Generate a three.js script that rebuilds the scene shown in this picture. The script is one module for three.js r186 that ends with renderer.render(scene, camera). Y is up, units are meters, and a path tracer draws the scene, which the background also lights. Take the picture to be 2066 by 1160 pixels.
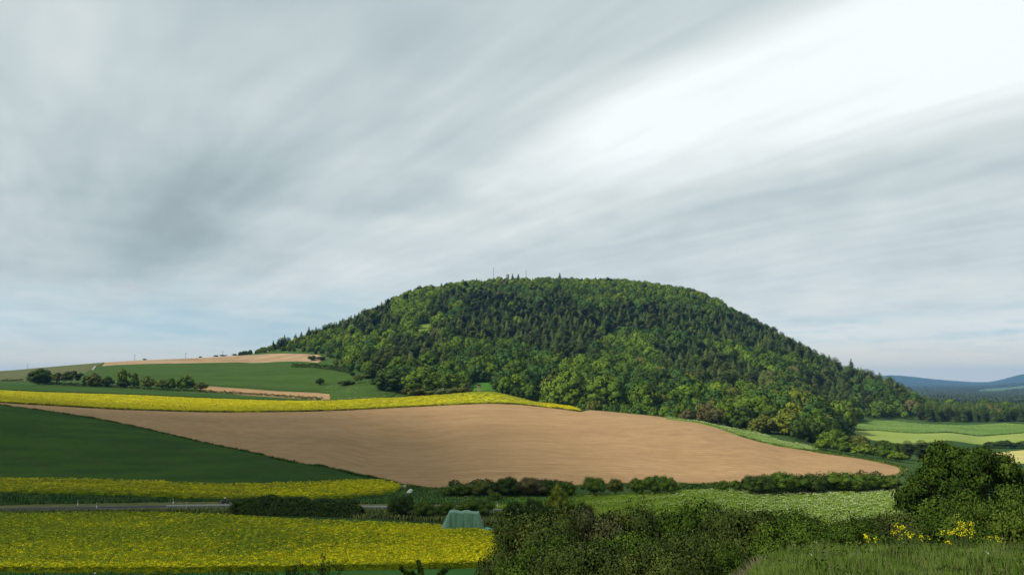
import * as THREE from 'three';
import { mergeGeometries } from 'three/addons/utils/BufferGeometryUtils.js';
import { MarchingCubes } from 'three/addons/objects/MarchingCubes.js';
import { createNoise2D, createNoise3D } from 'simplex-noise';

/* ------------------------------------------------ camera, sky, sun, exposure ------------------------------------------------ */
const scene = new THREE.Scene();
const F = 1590, CX = 1033, CY = 580, EYE_Y = 770, PITCH = Math.atan((EYE_Y - CY) / F);
const ct = Math.cos(PITCH), st = Math.sin(PITCH);
const camera = new THREE.PerspectiveCamera(2 * Math.atan(580 / F) * 180 / Math.PI, 2066 / 1160, 0.3, 20000);
camera.position.set(0, 0, 0);
camera.rotation.set(PITCH, 0, 0);
scene.add(camera);

const renderer = new THREE.WebGLRenderer({ antialias: true });
renderer.toneMapping = THREE.LinearToneMapping;
renderer.toneMappingExposure = 1.0;
renderer.shadowMap.enabled = true;

const SUN = new THREE.Vector3(-0.70, 0.66, 0.26).normalize();
const sun = new THREE.DirectionalLight(new THREE.Color(1.0, 0.93, 0.80), 5.0);
sun.position.copy(SUN).multiplyScalar(1500);
sun.target.position.set(0, 0, -400);
sun.position.add(sun.target.position);
sun.castShadow = true; sun.shadow.radius = 6; sun.shadow.mapSize.set(4096, 4096);
Object.assign(sun.shadow.camera, { left: -900, right: 900, top: 900, bottom: -900, near: 10, far: 4000 });
scene.add(sun, sun.target);
sun.name = 'sun'; sun.target.name = 'sun_target';

function rng(seed) { let a = seed >>> 0; return () => { a = (a + 0x6D2B79F5) | 0; let t = Math.imul(a ^ (a >>> 15), 1 | a); t = (t + Math.imul(t ^ (t >>> 7), 61 | t)) ^ t; return ((t ^ (t >>> 14)) >>> 0) / 4294967296; }; }
const n2 = createNoise2D(rng(11)), n2b = createNoise2D(rng(23)), n3 = createNoise3D(rng(37));
const fbm = (x, y, o = 4, n = n2) => { let s = 0, a = 0.5; for (let i = 0; i < o; i++) { s += a * n(x, y); x = x * 2.03 + 17.1; y = y * 2.03 + 5.7; a *= 0.5; } return s; };
const clamp = (x, a, b) => Math.min(b, Math.max(a, x)), lerp = (a, b, t) => a + (b - a) * t;
const sstep = (a, b, x) => { const t = clamp((x - a) / (b - a), 0, 1); return t * t * (3 - 2 * t); };
const curve = (pts) => (x) => { if (x <= pts[0][0]) return pts[0][1]; for (let i = 1; i < pts.length; i++) if (x < pts[i][0]) { const [x0, y0] = pts[i - 1], [x1, y1] = pts[i]; return lerp(y0, y1, sstep(x0, x1, x)); } return pts[pts.length - 1][1]; };
const toLin = (c) => (c <= 0.04045 ? c / 12.92 : Math.pow((c + 0.055) / 1.055, 2.4));

// A deck of thin cloud whose rolls run towards one point of the horizon (left of the hill), with clearer, layered air low down.
{
  const W = 3072, H = 1536, data = new Float32Array(W * H * 4);
  const va = Math.atan(-0.60), d0 = [Math.sin(va), -Math.cos(va)], r0 = [Math.cos(va), Math.sin(va)];
  const deck = (v, ed) => 0.822 + 0.02 * sstep(3.5, 5, v) + sstep(1.80, 2.12, v) * (1 - sstep(2.9, 4.0, v)) * (0.045 + 0.15 * sstep(12, 20, ed)) - Math.exp(-(((v - 0.78) / 0.46) ** 2)) * (0.130 - 0.12 * sstep(13.5, 20, ed)) * sstep(5, 9.5, ed) - 0.015 * (1 - sstep(0.1, 0.6, v));
  for (let j = 0; j < H; j++) {
    const e = ((j + 0.5) / H - 0.5) * Math.PI, y = Math.sin(e), ce = Math.cos(e), ed = e * 180 / Math.PI;
    for (let i = 0; i < W; i++) {
      const az = ((i + 0.5) / W - 0.5) * 2 * Math.PI, x = Math.cos(az) * ce, z = Math.sin(az) * ce;
      const yy = Math.max(y, 0.0) + 0.012, w = Math.abs(x * d0[0] + z * d0[1]), s = x * r0[0] + z * r0[1], hi = sstep(10, 25, ed);
      let v = 1.167 * s / yy, u = w / yy;
      const vw = v + 0.10 * fbm(v * 0.9 + 3, u * 0.35, 2) + 0.035 * Math.abs(v) * fbm(v * 0.4 + 9, u * 0.3 + 2, 2, n2b);
      let L = deck(vw, ed);
      L += (fbm(vw * 1.7 + 1.7, u * 0.36, 3) * 0.040 + fbm(vw * 4.2 + 4, u * 1.0 + 8, 5, n2b) * 0.024 + fbm(v * 0.45, u * 0.5 + 31, 4) * 0.05 + fbm(az * 9 + 3, ed * 0.22, 4) * 0.030 * (1 - sstep(11, 20, ed))) * lerp(0.6, 1, sstep(6, 16, ed));
      L = Math.min(L, 1.0);
      const pale = sstep(0.72, 0.92, L);
      let r = L - lerp(0.050, 0.022, pale), g = L + lerp(0.014, 0.008, pale), b = L + lerp(0.028, 0.010, pale);
      // low air: pale blue between thin level banks
      const low = 1 - sstep(2.6, 8.0, ed + 2.6 * fbm(az * 5 + 2, ed * 0.3, 4));
      const azr = Math.atan2(x, -z) * 180 / Math.PI;                 // 0 straight ahead, + to the right
      const veil = 0.5 + 0.5 * clamp(fbm(az * 6 + 5, ed * 0.9 + az * 1.5, 4) * 1.6 + fbm(az * 22, ed * 2.6, 3, n2b) * 0.9, -1, 1);
      const right = sstep(4, 24, azr), blueL = Math.exp(-(((azr + 18) / 13) ** 2)) * Math.exp(-(((ed - 4.6) / 3.0) ** 2));
      let m = clamp(lerp(0.74, 0.92, right) + (veil - 0.5) * lerp(0.40, 0.85, right) - 0.62 * blueL, 0, 1);
      const tilt = ed - 0.035 * (azr - 20), bump = (c, w) => Math.exp(-(((tilt - c) / w) ** 2));
      m = clamp(m + right * (0.40 * bump(5.4, 0.8) - 0.42 * bump(4.15, 0.28 + 0.1 * n2(az * 4, 2)) + 0.22 * bump(3.3, 0.5) - 0.25 * bump(2.6, 0.2) + 0.35 * fbm(az * 7, tilt * 3.2, 4, n2b)) , 0, 1);
      const hz = 1 - sstep(0, 3.5, ed);
      const lr = lerp(0.70, 0.905, m), lg = lerp(0.815, 0.925, m), lb = lerp(0.855, 0.915, m);
      r = lerp(r, lerp(lr, 0.985, hz * 0.9), low); g = lerp(g, lerp(lg, 0.92, hz * 0.9), low); b = lerp(b, lerp(lb, 0.80, hz * 0.9), low);
      const k = (j * W + i) * 4;
      data[k] = toLin(r); data[k + 1] = toLin(g); data[k + 2] = toLin(b); data[k + 3] = 1;
    }
  }
  const t = new THREE.DataTexture(data, W, H, THREE.RGBAFormat, THREE.FloatType);
  t.mapping = THREE.EquirectangularReflectionMapping; t.magFilter = THREE.LinearFilter; t.minFilter = THREE.LinearFilter; t.wrapS = THREE.RepeatWrapping; t.needsUpdate = true;
  scene.background = t; scene.environment = t;
}
scene.fog = new THREE.FogExp2(new THREE.Color(0.28, 0.57, 1.0), 0.00006);

/* ------------------------------------------------ helpers ------------------------------------------------ */
const used = new Map();
function numbered(n) { const k = used.get(n) || 0; used.set(n, k + 1); return k ? n + '_' + String(k).padStart(3, '0') : n; }
function tag(o, label, category, group, kind) { o.userData.label = label; o.userData.category = category; if (group) o.userData.group = group; if (kind) o.userData.kind = kind; return o; }
function shade(o) { o.traverse((m) => { if (m.isMesh) { m.castShadow = true; m.receiveShadow = true; } }); return o; }
function top(name, o) { o.name = numbered(name); scene.add(o); return shade(o); }
function thing(name, x, y, z, turn = 0) { const g = new THREE.Group(); g.name = numbered(name); g.position.set(x, y, z); g.rotation.y = turn; scene.add(g); return g; }
function part(name, geo, mat, parent) { const m = new THREE.Mesh(geo, mat); m.name = name; m.castShadow = m.receiveShadow = true; parent.add(m); return m; }
const std = (o) => new THREE.MeshStandardMaterial(Object.assign({ roughness: 0.9 }, o));
const matt = (o) => new THREE.MeshPhysicalMaterial(Object.assign({ roughness: 0.9, specularIntensity: 0.12 }, o));
const rgb = (r, g, b) => new THREE.Color().setRGB(r, g, b);
const clean = (g) => { const q = g.index ? g.toNonIndexed() : g; for (const n of Object.keys(q.attributes)) if (!['position', 'normal', 'uv'].includes(n)) q.deleteAttribute(n); return q; };
const merge = (list) => mergeGeometries(list.map(clean));
function box(w, h, d, x = 0, y = 0, z = 0, rx = 0, ry = 0, rz = 0) { const g = new THREE.BoxGeometry(w, h, d); g.rotateX(rx); g.rotateY(ry); g.rotateZ(rz); g.translate(x, y, z); return g; }
function rod(a, b, r0, r1 = r0, n = 6) {
  const A = new THREE.Vector3(...a), B = new THREE.Vector3(...b), d = B.clone().sub(A), g = new THREE.CylinderGeometry(r1, r0, d.length(), n);
  g.applyQuaternion(new THREE.Quaternion().setFromUnitVectors(new THREE.Vector3(0, 1, 0), d.clone().normalize())); const m = A.add(B).multiplyScalar(0.5); g.translate(m.x, m.y, m.z); return g;
}
// pixel of the photograph -> ray, and a point in the scene -> pixel
function ray(px, py) { const cx = (px - CX) / F, cy = (CY - py) / F; return { x: cx, y: st + cy * ct, f: ct - cy * st }; }
function project(x, y, z) { const D = -z, zc = y * st + D * ct; return [CX + F * x / zc, CY - F * (y * ct - D * st) / zc]; }

/* ------------------------------------------------ the lie of the land ------------------------------------------------ */
const nearL = [[0, -1.7], [4, -2.1], [8, -3.0], [12, -4.1], [25, -7.8], [50, -13.8], [70, -17.7], [88, -20.7], [110, -23.2]];
const nearR = [[0, -1.7], [4, -1.95], [8, -2.35], [12, -2.85], [16, -3.45], [20, -4.6], [28, -7.8], [45, -12.3], [70, -16.8], [100, -20.3]];
const COLS = [
  [0, [[150, 1047], [165, 1029], [172, 1020], [181, 996], [198, 977], [330, 821], [352, 812], [450, 790], [560, 775], [600, 771], [900, 749], [1000, 752], [1400, 762]]],
  [250, [[150, 1050], [165, 1026], [172, 1019], [181, 1000], [198, 979], [300, 862], [345, 833], [372, 827], [465, 799], [530, 786], [560, 779], [780, 736], [860, 729], [1000, 735], [1400, 752]]],
  [500, [[142, 1057], [165, 1024], [172, 1017], [181, 1006], [198, 981], [250, 915], [395, 832], [480, 808], [500, 802], [530, 793], [640, 760], [790, 730], [850, 718], [880, 715], [1000, 725], [1300, 745]]],
  [650, [[136, 1065], [165, 1024], [178, 1014], [198, 985], [222, 947], [405, 830], [470, 809], [490, 806], [560, 783], [620, 760], [680, 742], [740, 722], [790, 708], [900, 680], [1000, 682], [1300, 730]]],
  [760, [[132, 1070], [165, 1025], [178, 1012], [200, 985], [215, 970], [410, 826], [455, 806], [480, 802], [520, 785], [560, 770], [650, 738], [750, 708], [900, 656], [1000, 637], [1100, 642], [1400, 725]]],
  [850, [[130, 1074], [165, 1027], [190, 1000], [200, 988], [250, 938], [415, 821], [455, 803], [480, 803], [510, 797], [560, 775], [650, 735], [800, 674], [950, 615], [1050, 599], [1200, 614], [1500, 715]]],
  [985, [[128, 1079], [165, 1029], [190, 1000], [202, 987], [250, 925], [300, 880], [350, 847], [420, 815], [455, 794], [475, 796], [500, 790], [530, 782], [565, 771], [700, 715], [850, 655], [1000, 605], [1120, 581], [1250, 592], [1500, 700]]],
  [1050, [[130, 1077], [165, 1030], [190, 1000], [203, 985], [250, 925], [300, 880], [350, 848], [420, 818], [450, 807], [470, 812], [495, 808], [560, 777], [700, 718], [850, 656], [1000, 603], [1140, 579], [1250, 587], [1500, 700]]],
  [1120, [[132, 1074], [165, 1031], [190, 1000], [205, 983], [250, 927], [300, 882], [350, 850], [412, 823], [432, 819], [452, 830], [478, 828], [560, 787], [700, 722], [850, 658], [1000, 604], [1145, 579], [1250, 586], [1500, 700]]],
  [1200, [[160, 1035], [190, 1000], [208, 981], [250, 930], [300, 885], [350, 850], [400, 829], [420, 829], [450, 842], [475, 838], [520, 812], [600, 772], [700, 727], [850, 660], [1000, 605], [1150, 579], [1250, 585], [1500, 700]]],
  [1300, [[140, 1045], [190, 995], [212, 977], [250, 932], [300, 885], [350, 852], [385, 838], [405, 840], [430, 853], [455, 850], [520, 820], [600, 782], [700, 736], [850, 668], [1000, 612], [1150, 586], [1250, 592], [1500, 700]]],
  [1400, [[140, 1040], [185, 990], [212, 978], [250, 935], [300, 885], [360, 853], [375, 850], [400, 858], [430, 860], [500, 832], [600, 791], [700, 746], [850, 682], [1000, 624], [1120, 602], [1250, 614], [1500, 730]]],
  [1500, [[140, 1038], [185, 988], [212, 974], [250, 932], [300, 892], [330, 879], [352, 870], [375, 874], [420, 866], [500, 840], [600, 802], [700, 760], [850, 702], [1000, 654], [1080, 648], [1250, 676], [1500, 765]]],
  [1600, [[140, 1036], [190, 986], [215, 969], [250, 938], [290, 909], [315, 897], [340, 896], [400, 878], [480, 856], [600, 822], [700, 790], [850, 726], [950, 701], [1050, 705], [1300, 778]]],
  [1700, [[140, 1035], [190, 985], [215, 966], [250, 935], [275, 921], [300, 917], [340, 911], [400, 900], [480, 880], [600, 860], [650, 848], [750, 808], [850, 768], [900, 754], [1000, 759], [1300, 797]]],
  [1800, [[140, 1035], [190, 985], [220, 963], [262, 938], [290, 930], [330, 925], [400, 912], [480, 893], [600, 868], [720, 850], [800, 820], [870, 792], [920, 785], [1000, 793], [1300, 812], [4700, 799], [8500, 782], [11400, 761], [13300, 766]]],
  [1900, [[140, 1035], [190, 988], [260, 950], [330, 930], [400, 915], [480, 895], [600, 871], [720, 855], [800, 843], [1000, 834], [1600, 816], [4900, 800], [6200, 794], [8500, 786], [11400, 770], [13300, 776]]],
  [1985, [[140, 1035], [190, 989], [260, 953], [330, 936], [420, 928], [510, 907], [560, 895], [640, 875], [720, 856], [800, 845], [1000, 836], [1600, 818], [4900, 799], [5700, 794], [6800, 783], [8500, 783], [11400, 775], [13300, 779]]],
  [2066, [[140, 1035], [190, 990], [260, 955], [330, 940], [430, 930], [510, 908], [560, 895], [640, 874], [720, 856], [800, 845], [1000, 836], [1600, 818], [4900, 798], [5700, 790], [6800, 778], [8500, 776], [11400, 759], [13300, 765]]],
];
function pchip(xs, ys) {
  const n = xs.length, m = new Float64Array(n), d = new Float64Array(n - 1);
  for (let i = 0; i < n - 1; i++) d[i] = (ys[i + 1] - ys[i]) / (xs[i + 1] - xs[i]);
  m[0] = d[0]; m[n - 1] = d[n - 2];
  for (let i = 1; i < n - 1; i++) { if (d[i - 1] * d[i] <= 0) m[i] = 0; else { const h0 = xs[i] - xs[i - 1], h1 = xs[i + 1] - xs[i], w1 = 2 * h1 + h0, w2 = h1 + 2 * h0; m[i] = (w1 + w2) / (w1 / d[i - 1] + w2 / d[i]); } }
  return (x) => {
    if (x <= xs[0]) return ys[0]; if (x >= xs[n - 1]) return ys[n - 1];
    let lo = 0, hi = n - 1; while (hi - lo > 1) { const k = (lo + hi) >> 1; if (xs[k] <= x) lo = k; else hi = k; }
    const h = xs[lo + 1] - xs[lo], t = (x - xs[lo]) / h, t2 = t * t, t3 = t2 * t;
    return (2 * t3 - 3 * t2 + 1) * ys[lo] + (t3 - 2 * t2 + t) * h * m[lo] + (-2 * t3 + 3 * t2) * ys[lo + 1] + (t3 - t2) * h * m[lo + 1];
  };
}
const yToH = (py, D) => { const r = ray(CX, py); return D * r.y / r.f; };
const aOf = (px) => (px - CX) / F / ray(CX, EYE_Y).f;
const DK = []; for (let d = 0.5; d < 15800; d += Math.max(0.5, d * 0.009)) DK.push(d);
const lnearL = pchip(nearL.map((p) => p[0]), nearL.map((p) => p[1])), lnearR = pchip(nearR.map((p) => p[0]), nearR.map((p) => p[1]));
const colA = COLS.map((c) => aOf(c[0]));
const rowH = [];   // per distance a curve over the azimuth tangent
{
  const fs = COLS.map(([px, pts]) => {
    const t = sstep(1390, 1560, px), near = [0, 4, 8, 12, 16, 20, 28, 45, 70, 88, 100].map((D) => [D, lerp(lnearL(D), lnearR(D), t)]);
    const far = pts.map(([D, y]) => [D, yToH(y, D)]), last = far[far.length - 1];
    if (last[0] < 2000) far.push([2000, -30], [4500, -40], [15900, -40]); else far.push([15900, -20]);
    const all = [...near, ...far]; return pchip(all.map((p) => p[0]), all.map((p) => p[1]));
  });
  for (const D of DK) rowH.push(pchip(colA, fs.map((f) => f(D))));
}
const AMAX = 0.92;
function hFront(a, D) {
  D = clamp(D, DK[0], DK[DK.length - 2]);
  let lo = 0, hi = DK.length - 1; while (hi - lo > 1) { const k = (lo + hi) >> 1; if (DK[k] <= D) lo = k; else hi = k; }
  const t = (D - DK[lo]) / (DK[lo + 1] - DK[lo]); a = clamp(a, -AMAX, AMAX);
  return lerp(rowH[lo](a), rowH[lo + 1](a), t);
}
function ground(x, z) {
  const r = Math.hypot(x, z) + 1e-6, az = Math.atan2(x, -z), lim = Math.atan(AMAX), ac = clamp(az, -lim, lim);
  let h = hFront(Math.tan(ac), r * Math.cos(ac));
  const back = sstep(0.95, 2.0, Math.abs(az)); if (back > 0) h = lerp(h, -1.7 + 0.1 * r - 0.00001 * r * r, back);
  return Math.max(h, -60);
}
function hit(px, py, lift = 0, dmin = 20) {           // where the sight line through a pixel meets the ground (or a crop `lift` metres tall)
  const r = ray(px, py), gap = (D) => D * r.y / r.f - ground(r.x * D / r.f, -D) - lift;
  let D0 = dmin, D = dmin;
  while (D < 15400) { D0 = D; D += Math.max(0.25, D * 0.004); if (gap(D) <= 0) break; }
  for (let i = 0; i < 24; i++) { const m = (D0 + D) / 2; if (gap(m) > 0) D0 = m; else D = m; }
  return [r.x * D / r.f, -D];
}
const far = (px, D) => [aOf(px) * D, -D];             // by distance, where a brow hides the ground
const spot = (px, D) => { const x = aOf(px) * D; return new THREE.Vector3(x, ground(x, -D), -D); };

// the grid of the ground, shared by all that lies on it
const AZ = [], RR = [];
for (let a = -180; a < -36; a += 3) AZ.push(a);
for (let a = -36; a < 35.9; a += 0.2) AZ.push(a);
for (let a = 36; a <= 180.01; a += 3) AZ.push(a);
for (let r = 0.6; r < 15500; r += r < 1300 ? Math.max(0.4, r * 0.0125) : r * 0.035) RR.push(r);
const NA = AZ.length, NR = RR.length, GX = new Float32Array(NA * NR), GY = new Float32Array(NA * NR), GZ = new Float32Array(NA * NR), GN = new Float32Array(NA * NR * 3);
for (let i = 0; i < NR; i++) for (let j = 0; j < NA; j++) { const k = i * NA + j, a = AZ[j] * Math.PI / 180; GX[k] = RR[i] * Math.sin(a); GZ[k] = -RR[i] * Math.cos(a); GY[k] = ground(GX[k], GZ[k]); }
{
  const ind = [];
  for (let i = 0; i < NR - 1; i++) for (let j = 0; j < NA - 1; j++) { const a = i * NA + j, b = a + 1, c = a + NA, d = c + 1; ind.push(a, b, c, b, d, c); }
  const g = new THREE.BufferGeometry(), p = new Float32Array(NA * NR * 3), col = new Float32Array(NA * NR * 3), uv = new Float32Array(NA * NR * 2);
  for (let k = 0; k < NA * NR; k++) {
    p.set([GX[k], GY[k], GZ[k]], k * 3);
    const D = -GZ[k], n = fbm(GX[k] * 0.02, GZ[k] * 0.02, 4), n1 = fbm(GX[k] * 0.15, GZ[k] * 0.15, 3, n2b);
    const t = clamp(0.5 + n * 0.8 + n1 * 0.5, 0, 1);
    col.set([lerp(0.034, 0.075, t), lerp(0.080, 0.125, t), lerp(0.016, 0.030, t)], k * 3);
    uv.set([GX[k] / 6, GZ[k] / 6], k * 2);
  }
  g.setAttribute('position', new THREE.BufferAttribute(p, 3)); g.setAttribute('color', new THREE.BufferAttribute(col, 3)); g.setAttribute('uv', new THREE.BufferAttribute(uv, 2)); g.setIndex(ind); g.computeVertexNormals();
  GN.set(g.attributes.normal.array);
  globalThis.GROUND_GEO = g;
}

/* ------------------------------------------------ procedural textures ------------------------------------------------ */
function tileNoise(seed) {
  const R = rng(seed), P = 256, perm = Array.from({ length: P }, () => R());
  const at = (ix, iy, w, h) => perm[(Math.imul(((ix % w) + w) % w, 131) + Math.imul(((iy % h) + h) % h, 57) + seed * 13 + Math.imul(((ix % w) + w) % w * 7 + 3, ((iy % h) + h) % h * 11 + 5)) & 255];
  return (u, v, w, h) => { const x = u * w, y = v * h, ix = Math.floor(x), iy = Math.floor(y), fx = x - ix, fy = y - iy, s = fx * fx * (3 - 2 * fx), t = fy * fy * (3 - 2 * fy); return lerp(lerp(at(ix, iy, w, h), at(ix + 1, iy, w, h), s), lerp(at(ix, iy + 1, w, h), at(ix + 1, iy + 1, w, h), s), t); };
}
function tex(N, fn, srgb = true) {
  const d = new Uint8Array(N * N * 4);
  for (let j = 0; j < N; j++) for (let i = 0; i < N; i++) { const c = fn((i + 0.5) / N, (j + 0.5) / N), k = (j * N + i) * 4; for (let q = 0; q < 3; q++) d[k + q] = clamp(Math.round(c[q] * 255), 0, 255); d[k + 3] = 255; }
  const t = new THREE.DataTexture(d, N, N, THREE.RGBAFormat); t.wrapS = t.wrapT = THREE.RepeatWrapping; t.magFilter = THREE.LinearFilter; t.minFilter = THREE.LinearFilter; if (srgb) t.colorSpace = THREE.SRGBColorSpace; t.needsUpdate = true; return t;
}
const tn = tileNoise(5), tn2 = tileNoise(9);
// grain: grey values round 1 so that the material's and the vertices' colours stay the colours of the things
const grainTex = tex(512, (u, v) => { const a = tn(u, v, 128, 128), b = tn2(u, v, 40, 40), c = tn(u, v, 9, 9); const g = 0.72 + 0.22 * (a - 0.5) + 0.2 * (b - 0.5) + 0.14 * (c - 0.5); return [g, g, g * 0.98].map((q) => q + 0.13); }, false);
const grainBump = tex(512, (u, v) => { const a = 0.6 * tn(u, v, 150, 150) + 0.4 * tn2(u, v, 50, 50); return [a, a, a]; }, false);
// drilled soil: fine level lines, clods, passes of the machine
const soilTex = tex(1024, (u, v) => {
  const s1 = tn(u, v, 6, 128), s2 = tn2(u, v, 20, 250), s3 = tn(u, v, 2, 32), cl = tn2(u, v, 160, 200), pass = Math.pow(Math.abs(Math.sin(v * Math.PI * 8)), 40);
  const g = 0.74 + 0.26 * (s1 - 0.5) + 0.20 * (s2 - 0.5) + 0.16 * (s3 - 0.5) + 0.20 * (cl - 0.5) - 0.16 * pass * (0.4 + s3);
  return [g, g * 0.99, g * 0.975].map((q) => q + 0.13);
}, false);
const soilBump = tex(1024, (u, v) => { const a = 0.5 + 0.25 * Math.sin(v * Math.PI * 2 * 80) + 0.35 * (tn(u, v, 200, 250) - 0.5); return [a, a, a]; }, false);
// drilled corn: faint rows and sparse wheel tracks
const cropTex = tex(1024, (u, v) => {
  const s1 = tn(u, v, 14, 128), s2 = tn2(u, v, 60, 250), c = tn2(u, v, 7, 9), f = tn(u, v, 220, 220);
  const trk = Math.max(0, 1 - Math.abs(v - 0.30 + 0.004 * (s1 - 0.5)) / 0.006) + Math.max(0, 1 - Math.abs(v - 0.36 + 0.004 * (s2 - 0.5)) / 0.006);
  const g = 0.74 + 0.10 * (s1 - 0.5) + 0.10 * (s2 - 0.5) + 0.10 * (c - 0.5) + 0.14 * (f - 0.5) - 0.16 * trk;
  return [g * (1 + 0.12 * trk), g, g * 0.97].map((q) => q + 0.13);
}, false);
const rapeTex = tex(1024, (u, v) => {
  const a = tn(u, v, 190, 240), b = tn2(u, v, 70, 110), c = tn(u, v, 12, 30), t = clamp(0.55 + (a - 0.5) * 1.1 + (b - 0.5) * 0.7 + (c - 0.5) * 0.9, 0, 1);
  return [lerp(0.42, 0.86, t), lerp(0.46, 0.79, t), lerp(0.12, 0.10, t)];
});
const mud = tex(512, (u, v) => { const a = tn(u, v, 200, 200), b = tn2(u, v, 30, 60), g = 0.82 + 0.3 * (a - 0.5) + 0.2 * (b - 0.5); return [g, g, g]; }, false);

/* ------------------------------------------------ sheets on the ground ------------------------------------------------ */
function dense(poly, step) { const o = []; for (let i = 0; i < poly.length; i++) { const a = poly[i], b = poly[(i + 1) % poly.length], n = Math.max(1, Math.ceil(Math.hypot(b[0] - a[0], b[1] - a[1]) / step)); for (let k = 0; k < n; k++) o.push([lerp(a[0], b[0], k / n), lerp(a[1], b[1], k / n)]); } return o; }
function inside(poly, x, z) { let c = false; for (let i = 0, j = poly.length - 1; i < poly.length; j = i++) { const a = poly[i], b = poly[j]; if ((a[1] > z) !== (b[1] > z) && x < ((b[0] - a[0]) * (z - a[1])) / (b[1] - a[1]) + a[0]) c = !c; } return c; }
function clipTri(poly, tri) {                          // the outline, cut by one triangle of the ground
  let out = poly; const ar = (tri[1][0] - tri[0][0]) * (tri[2][1] - tri[0][1]) - (tri[2][0] - tri[0][0]) * (tri[1][1] - tri[0][1]), s = Math.sign(ar);
  for (let e = 0; e < 3 && out.length; e++) {
    const a = tri[e], b = tri[(e + 1) % 3], side = (p) => s * ((b[0] - a[0]) * (p[1] - a[1]) - (b[1] - a[1]) * (p[0] - a[0])), res = [];
    for (let i = 0; i < out.length; i++) { const p = out[i], q = out[(i + 1) % out.length], sp = side(p), sq = side(q); if (sp >= 0) res.push(p); if ((sp >= 0) !== (sq >= 0)) { const t = sp / (sp - sq); res.push([p[0] + (q[0] - p[0]) * t, p[1] + (q[1] - p[1]) * t]); } }
    out = res;
  }
  return out;
}
const smoothLine = (pts, n = 6) => { const c = new THREE.CatmullRomCurve3(pts.map((p) => new THREE.Vector3(p[0], 0, p[1])), false, 'centripetal'); return c.getPoints((pts.length - 1) * n).map((v) => [v.x, v.z]); };
function sheet(poly0, { lift, tint, tile = 12, turn = 0, skirt = true, rough = 0, step = 3 }) {
  const poly = dense(poly0, step), xs = poly.map((p) => p[0]), zs = poly.map((p) => p[1]);
  let rmin = 1e9, rmax = 0, amin = 1e9, amax = -1e9; for (const [x, z] of poly) { const r = Math.hypot(x, z), a = Math.atan2(x, -z) * 180 / Math.PI; rmin = Math.min(rmin, r); rmax = Math.max(rmax, r); amin = Math.min(amin, a); amax = Math.max(amax, a); }
  const pos = [], nor = [], uv = [], col = [], ind = [], c0 = Math.cos(turn), s0 = Math.sin(turn), seen = new Map();
  const liftAt = (x, z) => lift + (rough ? rough * (fbm(x * 0.35, z * 0.35, 3) + 0.4 * n2b(x * 1.3, z * 1.3)) : 0);
  const put = (x, y, z, n) => { pos.push(x, y, z); nor.push(...n); uv.push((x * c0 + z * s0) / tile, (-x * s0 + z * c0) / tile); col.push(...tint(x, z)); return pos.length / 3 - 1; };
  const vert = (k) => { if (!seen.has(k)) seen.set(k, put(GX[k], GY[k] + liftAt(GX[k], GZ[k]), GZ[k], [GN[k * 3], GN[k * 3 + 1], GN[k * 3 + 2]])); return seen.get(k); };
  const edgeCells = new Set();
  const cellOf = (x, z) => { const r = Math.hypot(x, z), a = Math.atan2(x, -z) * 180 / Math.PI; let lo = 0, hi = NR - 1; while (hi - lo > 1) { const m = (lo + hi) >> 1; if (RR[m] <= r) lo = m; else hi = m; } let la = 0, ha = NA - 1; while (ha - la > 1) { const m = (la + ha) >> 1; if (AZ[m] <= a) la = m; else ha = m; } return [lo, la]; };
  for (const [x, z] of dense(poly0, 0.4)) { const [i, j] = cellOf(x, z); for (let di = -1; di <= 1; di++) for (let dj = -1; dj <= 1; dj++) edgeCells.add((i + di) * NA + j + dj); }
  for (let i = 0; i < NR - 1; i++) {
    if (RR[i + 1] < rmin || RR[i] > rmax) continue;
    for (let j = 0; j < NA - 1; j++) {
      if (AZ[j + 1] < amin || AZ[j] > amax) continue;
      const a = i * NA + j, b = a + 1, c = a + NA, d = c + 1;
      if (!edgeCells.has(a)) { if (inside(poly, (GX[a] + GX[d]) / 2, (GZ[a] + GZ[d]) / 2)) ind.push(vert(a), vert(b), vert(c), vert(b), vert(d), vert(c)); continue; }
      const near = poly.filter(() => true);
      for (const t of [[a, b, c], [b, d, c]]) {
        const tri = t.map((k) => [GX[k], GZ[k]]), cut = clipTri(near, tri); if (cut.length < 3) continue;
        const cont = cut.map((p) => new THREE.Vector2(p[0], p[1])).filter((p, q, l) => p.distanceTo(l[(q + 1) % l.length]) > 1e-5); if (cont.length < 3) continue;
        const [A, B, C] = t, dx1 = GX[B] - GX[A], dz1 = GZ[B] - GZ[A], dx2 = GX[C] - GX[A], dz2 = GZ[C] - GZ[A], det = dx1 * dz2 - dx2 * dz1;
        const hAt = (x, z) => { const q = ((x - GX[A]) * dz2 - dx2 * (z - GZ[A])) / det, w = (dx1 * (z - GZ[A]) - (x - GX[A]) * dz1) / det; return GY[A] + q * (GY[B] - GY[A]) + w * (GY[C] - GY[A]); };
        const nn = [GN[A * 3], GN[A * 3 + 1], GN[A * 3 + 2]], first = cont.map((p) => put(p.x, hAt(p.x, p.y) + liftAt(p.x, p.y), p.y, nn));
        for (const f of THREE.ShapeUtils.triangulateShape(cont, [])) if (f.every((q) => first[q] !== undefined)) ind.push(first[f[0]], first[f[1]], first[f[2]]);
        if (cont.some((p) => !isFinite(p.x))) console.log('NaN', cut, tri);
      }
    }
  }
  // faces up
  for (let q = 0; q < ind.length; q += 3) { const [A, B, C] = [ind[q] * 3, ind[q + 1] * 3, ind[q + 2] * 3]; const ny = (pos[B + 2] - pos[A + 2]) * (pos[C] - pos[A]) - (pos[B] - pos[A]) * (pos[C + 2] - pos[A + 2]); if (ny < 0) { const s = ind[q + 1]; ind[q + 1] = ind[q + 2]; ind[q + 2] = s; } }
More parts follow.
